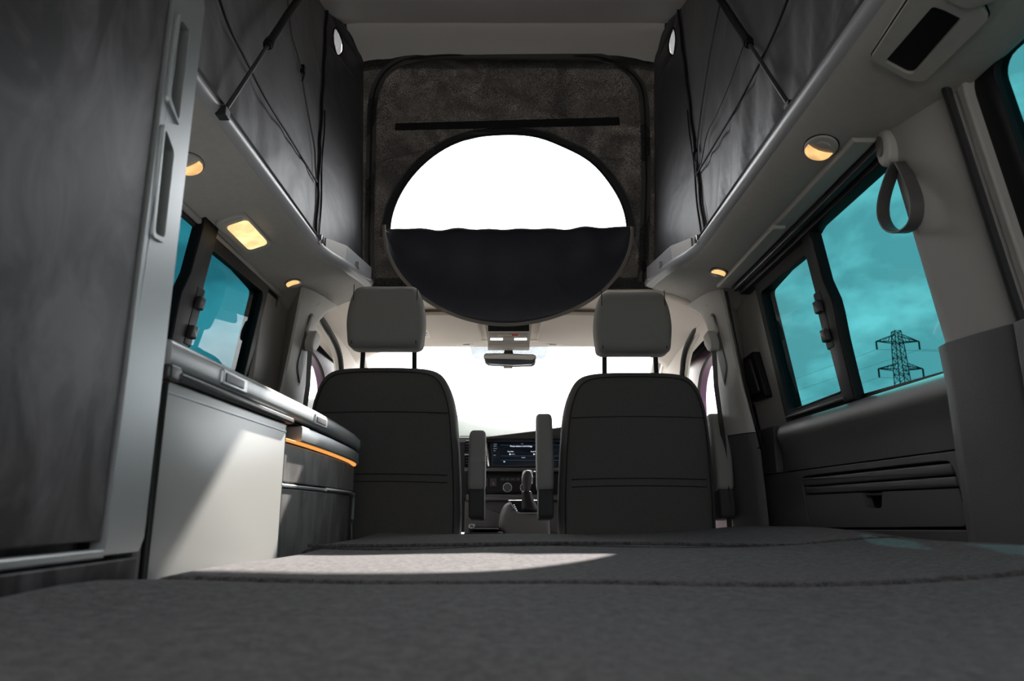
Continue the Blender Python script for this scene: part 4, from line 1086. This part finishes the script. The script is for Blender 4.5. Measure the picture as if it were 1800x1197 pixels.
# climate row: knobs and switches
cp = MB().slab(dq(850, 836, 1005, 865, .003), dm, -.004, .004, .002).build('climate_panel', M['black'], DB)
for cx_ in (892, 922, 951):
    c = at(cx_, 857, Y=DY-.022)
    MB().lathe([(.0175, 0), (.0175, .010), (.015, .013)], c, (0, -1, 0), 24).build('climate_knob', M['charcoal'], cp)
    MB().tube([c+Vector((.0175*math.cos(k*math.pi/12), -.012, .0175*math.sin(k*math.pi/12))) for k in range(24)], .0014, 5, closed=True).build('knob_ring', M['alu'], cp)
for k in range(4): MB().slab(dq(880+k*9, 840, 887+k*9, 845, .001), dm, .002, .006, .001).build('climate_button', M['charcoal'], cp)
hz_ = MB().slab(dq(862, 841, 873, 855, .001), dm, .002, .006, .001).build('hazard_switch', M['charcoal'], cp)
c = dp(867.5, 850); MB().slab([(c[0]-.004, c[1]-.003), (c[0]+.004, c[1]-.003), (c[0], c[1]+.005)], dm, .005, .007, .0003, 1).build('hazard_triangle', M['red'], hz_)
MB().slab(dq(851, 841, 857, 855, .001), dm, .002, .006, .001).build('switch', M['charcoal'], cp)
MB().slab(rp([dp(820, 880), dp(1000, 880), dp(1000, 869), dp(820, 869)], .004), dm, -.03, .006, .005).build('knee_trim', M['mid_trim'], DB)
MB().slab(dq(817, 880, 1000, 945, .004), dm, -.10, -.02, .005).build('lower_dash', M['dark_trim'], DB)

# centre console with the gear selector
GC = thing('gear_console', 'dark grey console carrying the gear selector', 'console', (.07, 2.75, -.66))
CY = 2.66
def gp(px, py, Y=CY): w = at(px, py, Y=Y); return (w.x, w.z)
o = [gp(884, 960), gp(876, 925), gp(878, 905), gp(884, 890), gp(893, 882), gp(966, 880), gp(968, 960)]
MB().slab(rp(o, [.0, .02, .02, .02, .02, .01, 0]), lambda x, z, d: Vector((x, CY+.30-d*1.0-(z)*.0, z)), 0, .30, .03, steps=5).build('console_body', M['mid_trim'], GC)
MB().box(o[0][0]+.003, o[-1][0]-.003, CY+.02, CY+.28, -.66, o[0][1]+.01).build('console_pedestal', M['dark_trim'], GC)
zt = gp(893, 882)[1]
def gs(px, py): w = at(px, py, Z=zt+.004); return (w.x, w.y)
tp = [(-.045+.07, CY+.045), (.16, CY+.045), (.16, CY+.27), (.005, CY+.27)]
w1 = at(907, 903, Y=CY-.002); w2 = at(893, 881, Y=CY-.002)
pl = lambda x, z, d: Vector((x, CY-d, z))
MB().slab(rp([gp(909, 903), gp(962, 903), gp(962, 879), gp(893, 879)], [.01, .01, .003, .003]), pl, -.04, .004, .003).build('selector_plate', M['alu'], GC)
MB().slab(rp([gp(911, 901), gp(961, 901), gp(961, 880), gp(896, 880)], [.01, .01, .003, .003]), pl, -.03, .0055, .002).build('selector_surround', M['black'], GC)
for k in range(4):
    MB().slab([gp(903+k*1.6, 888+k*3.2), gp(904.3+k*1.6, 888+k*3.2), gp(904.3+k*1.6, 886.6+k*3.2), gp(903+k*1.6, 886.6+k*3.2)], pl, .005, .0065, .0002, 1).build('gear_mark', M['text'], GC)
GL = thing('gear_lever', 'gear lever with gaiter and silver edged knob', 'gear lever', at(928, 885, Y=CY-.02))
def rg(z0px, w0, cxp, Y, dep): c = at(cxp, z0px, Y=Y); return [Vector((c.x+w0*math.cos(k*math.pi/8), Y+dep*math.sin(k*math.pi/8), c.z)) for k in range(16)]
MB().loft([rg(901, .034, 933, CY-.03, .028), rg(893, .030, 931, CY-.03, .025), rg(880, .023, 928, CY-.03, .02), rg(870, .019, 926, CY-.03, .018), rg(862, .021, 925.5, CY-.03, .018)], True, True).build('gaiter', M['black'], GL, sub=1)
kb = MB().loft([rg(863, .014, 926, CY-.03, .014), rg(850, .016, 926.5, CY-.03, .016), rg(840, .020, 927, CY-.035, .022), rg(831, .021, 927.5, CY-.035, .024), rg(826, .014, 928, CY-.035, .018)], True, True).build('knob', M['charcoal'], GL, sub=1)
MB().tube([at(918.5, 850, Y=CY-.05), at(918, 840, Y=CY-.056), at(920, 831, Y=CY-.056), at(925, 827, Y=CY-.054)], .0022, 6).build('knob_trim', M['chrome'], kb)
MB().tube([at(935, 850, Y=CY-.05), at(936, 840, Y=CY-.056), at(935, 832, Y=CY-.056), at(931, 827.5, Y=CY-.054)], .0022, 6).build('knob_trim', M['chrome'], kb)
c = at(939, 833, Y=CY-.0)
MB().lathe([(.006, -.01), (.010, -.004), (.010, .006), (.006, .01)], c, (0, -1, .2), 16).build('release_button', M['black'], kb)
# tray with cable on the floor console
M['tray'] = pmat('tray_black', (.010, .010, .011), 1.0, spec=0)
TY = thing('storage_tray', 'black glossy tray low between the seats by the left seat', 'tray', (-.1, 2.5, -.66))
w0 = at(850, 930, Y=2.55)
MB().slab(rr(-.16, -.03, 2.42, 2.74, .02), lambda x, y, d: Vector((x, y, w0.z-.014+d)), -.05, .006, .006).build('tray_body', M['tray'], TY)
MB().slab(rr(-.145, -.045, 2.44, 2.72, .015), lambda x, y, d: Vector((x, y, w0.z+.0+d)), 0, .0035, .001).build('tray_mat', M['tray'], TY)
MB().box(-.15, -.04, 2.45, 2.70, -.66, w0.z-.06).build('tray_pedestal', M['dark_trim'], TY)
CB = thing('charging_cable', 'thin dark cable curling onto the tray between the seats', 'cable', (-.13, 2.5, w0.z))
cp_ = [at(821, 912, Y=2.5), at(828, 914, Y=2.5), at(834, 922, Y=2.5), at(833, 926, Y=2.49)]
MB().tube(smooth_path(cp_, 5), .0016, 6).build('wire', M['charcoal'], CB)
c = at(829, 925, Y=2.49)
MB().tube([c+Vector((.009*math.cos(k*math.pi/10), .0, .006*math.sin(k*math.pi/10))) for k in range(20)], .0018, 6, closed=True).build('wire_loop', M['alu'], CB)
# steering wheel ahead of the right seat
SW = thing('steering_wheel', 'black steering wheel hidden mostly behind the right seat', 'steering wheel', (.385, 2.86, .16))
cc = Vector((.385, 2.86, .16)); ax = Vector((0, -.92, .39)).normalized(); uu = Vector((1, 0, 0)); vv = ax.cross(uu)
MB().tube([cc+(uu*math.cos(k*math.pi/16)+vv*math.sin(k*math.pi/16))*.165 for k in range(32)], .014, 10, closed=True).build('rim', M['black'], SW)
MB().lathe([(.06, -.03), (.06, .01), (.045, .022)], cc, ax, 20).build('hub', M['charcoal'], SW)
for an in (10, 170, 270):
    a_ = math.radians(an); d = uu*math.cos(a_)+vv*math.sin(a_)
    MB().tube([cc+d*.04, cc+d*.16], .012, 8, flat=.5).build('spoke', M['charcoal'], SW)
MB().tube([cc-ax*.02, cc-ax*.24], .022, 10).build('column', M['charcoal'], SW)

# ------------------------------------------------------------ far outside: hills, trees, pylon, wires
b = MB()
def hilltop(x, base, amp, seed): return base+amp*math.sin(x*.013+seed)+amp*.4*math.sin(x*.041+seed*2)
def hill(y0, prof, name, label, x0, x1, dep=160):
    def fn(u, v):
        x = lerp(x0, x1, u); h = prof(x); y = y0+dep*v
        return Vector((x, y, -1.6+(h+1.6)*math.sin(min(1, v*1.0)*math.pi)**.8))
    MB().grid(fn, 60, 12).build(name, M['hill'], label=label, cat='hill', kind='structure')
hill(300, lambda x: interp(x, [-260, -140, -60, -20, 10, 60, 200], [54, 58, 53, 47, 40, 26, 14])+1.5*math.sin(x*.11), 'hill', 'pale green hillside beyond the windscreen', -280, 220)
# pylon on the right
PY = 200.0
def pp(px, py): return at(px, py, Y=PY)
pb = pp(1579, 893); ptop = pp(1575, 582)
PL = thing('electricity_pylon', 'dark lattice electricity pylon seen through the right window', 'pylon', (pb.x, PY, -1.5))
pxm = ptop.x
def hw(z): return interp(z, [0, 20, 30, 44, 50], [4.4, 2.3, 1.65, 1.25, .9])
dz = -1.5
legs = MB()
def ring(z): h = hw(z); return [Vector((pxm+i*h, PY+j*h, z)) for i, j in ((-1, -1), (1, -1), (1, 1), (-1, 1))]
zs = [-1.5]; 
while zs[-1] < ptop.z-1: zs.append(min(ptop.z, zs[-1]+max(1.5, hw(zs[-1])*1.7)))
for k in range(4):
    MB().tube([ring(z)[k] for z in zs], .14, 4).build('leg', M['steel'], PL)
lat = MB()
for i in range(len(zs)-1):
    r0, r1 = ring(zs[i]), ring(zs[i+1])
    for k in range(4):
        lat.tube([r0[k], r1[(k+1) % 4]], .075, 4); lat.tube([r0[(k+1) % 4], r1[k]], .075, 4)
        if i % 2 == 0: lat.tube([r1[k], r1[(k+1) % 4]], .09, 4)
lat.build('lattice', M['steel'], PL, smooth=False)
wires = []
for (ly, x0, x1, ty, dy) in ((602, 1540, 1615, 589, 15), (650, 1544, 1622, 640, 16)):
    z = pp(1575, ly).z; zt_ = pp(1575, ty).z
    arm = MB()
    for px_ in (x0, x1):
        tip = pp(px_, ly-2); q = 1 if px_ > 1575 else -1
        for j in (-1, 1):
            a_ = Vector((pxm+q*hw(z), PY+j*hw(z), z)); c_ = Vector((pxm+q*hw(zt_), PY+j*hw(zt_), zt_))
            arm.tube([a_, tip], .14, 4); arm.tube([c_, tip], .14, 4)
            for k in range(1, 5):
                arm.tube([lerp(a_, tip, k/5), lerp(c_, tip, (k-.5)/5)], .08, 4)
        end = tip+Vector((0, 0, -dy*.16))
        MB().tube([tip, end], .24, 6).build('insulator', M['steel'], PL)
        wires.append((end, q))
    arm.build('crossarm', M['steel'], PL, smooth=False)
for i, (e, q) in enumerate(wires):
    n = ('upper' if i < 2 else 'lower', 'left' if q < 0 else 'right')
    e2 = e+Vector((260, -60, 6)); e3 = e+Vector((-130, 500, 0))
    pts = [lerp(e, e2, k/20)+Vector((0, 0, -9*math.sin(math.pi*k/20))) for k in range(21)]
    pts2 = [lerp(e, e3, k/20)+Vector((0, 0, -9*math.sin(math.pi*k/20))) for k in range(21)]
    t = thing('power_line', 'thin wire leaving the %s %s arm of the pylon' % n, 'wire', e, group='power lines')
    MB().tube(pts2[::-1]+pts[1:], .035, 4).build('wire', M['steel'], t, smooth=False)
# trees outside on the left
def tree(x, y, h, r, label):
    t = thing('tree', label, 'tree', (x, y, -1.5), group='trees outside the left window')
    MB().tube([Vector((x, y, -1.5)), Vector((x, y, h*.6))], [r*.12, r*.05], 8).build('trunk', pmat('bark', (.06, .045, .035), .9), t)
    b = MB(); rnd = random.Random(int(x*7+y))
    for k in range(420):
        u, v, q = rnd.uniform(-1, 1), rnd.uniform(0, 2*math.pi), rnd.random()**.4
        c = Vector((math.sqrt(1-u*u)*math.cos(v), math.sqrt(1-u*u)*math.sin(v), u))*q
        p = Vector((x+c.x*r, y+c.y*r, h*.62+c.z*h*.40)); s_ = r*.16
        d1 = Vector((rnd.uniform(-1, 1), rnd.uniform(-1, 1), rnd.uniform(-1, 1))).normalized(); d2 = d1.orthogonal().normalized()
        b.add([p-d1*s_, p+d2*s_*.6, p+d1*s_, p-d2*s_*.6], [(0, 1, 2, 3)])
    b.build('crown', M['leaf'], t, smooth=False, kind='stuff')
tree(-16, 27, 6.5, 3.6, 'leafy tree outside the left window, nearer one')
tree(-24, 36, 8.5, 4.5, 'leafy tree outside the left window, farther one')
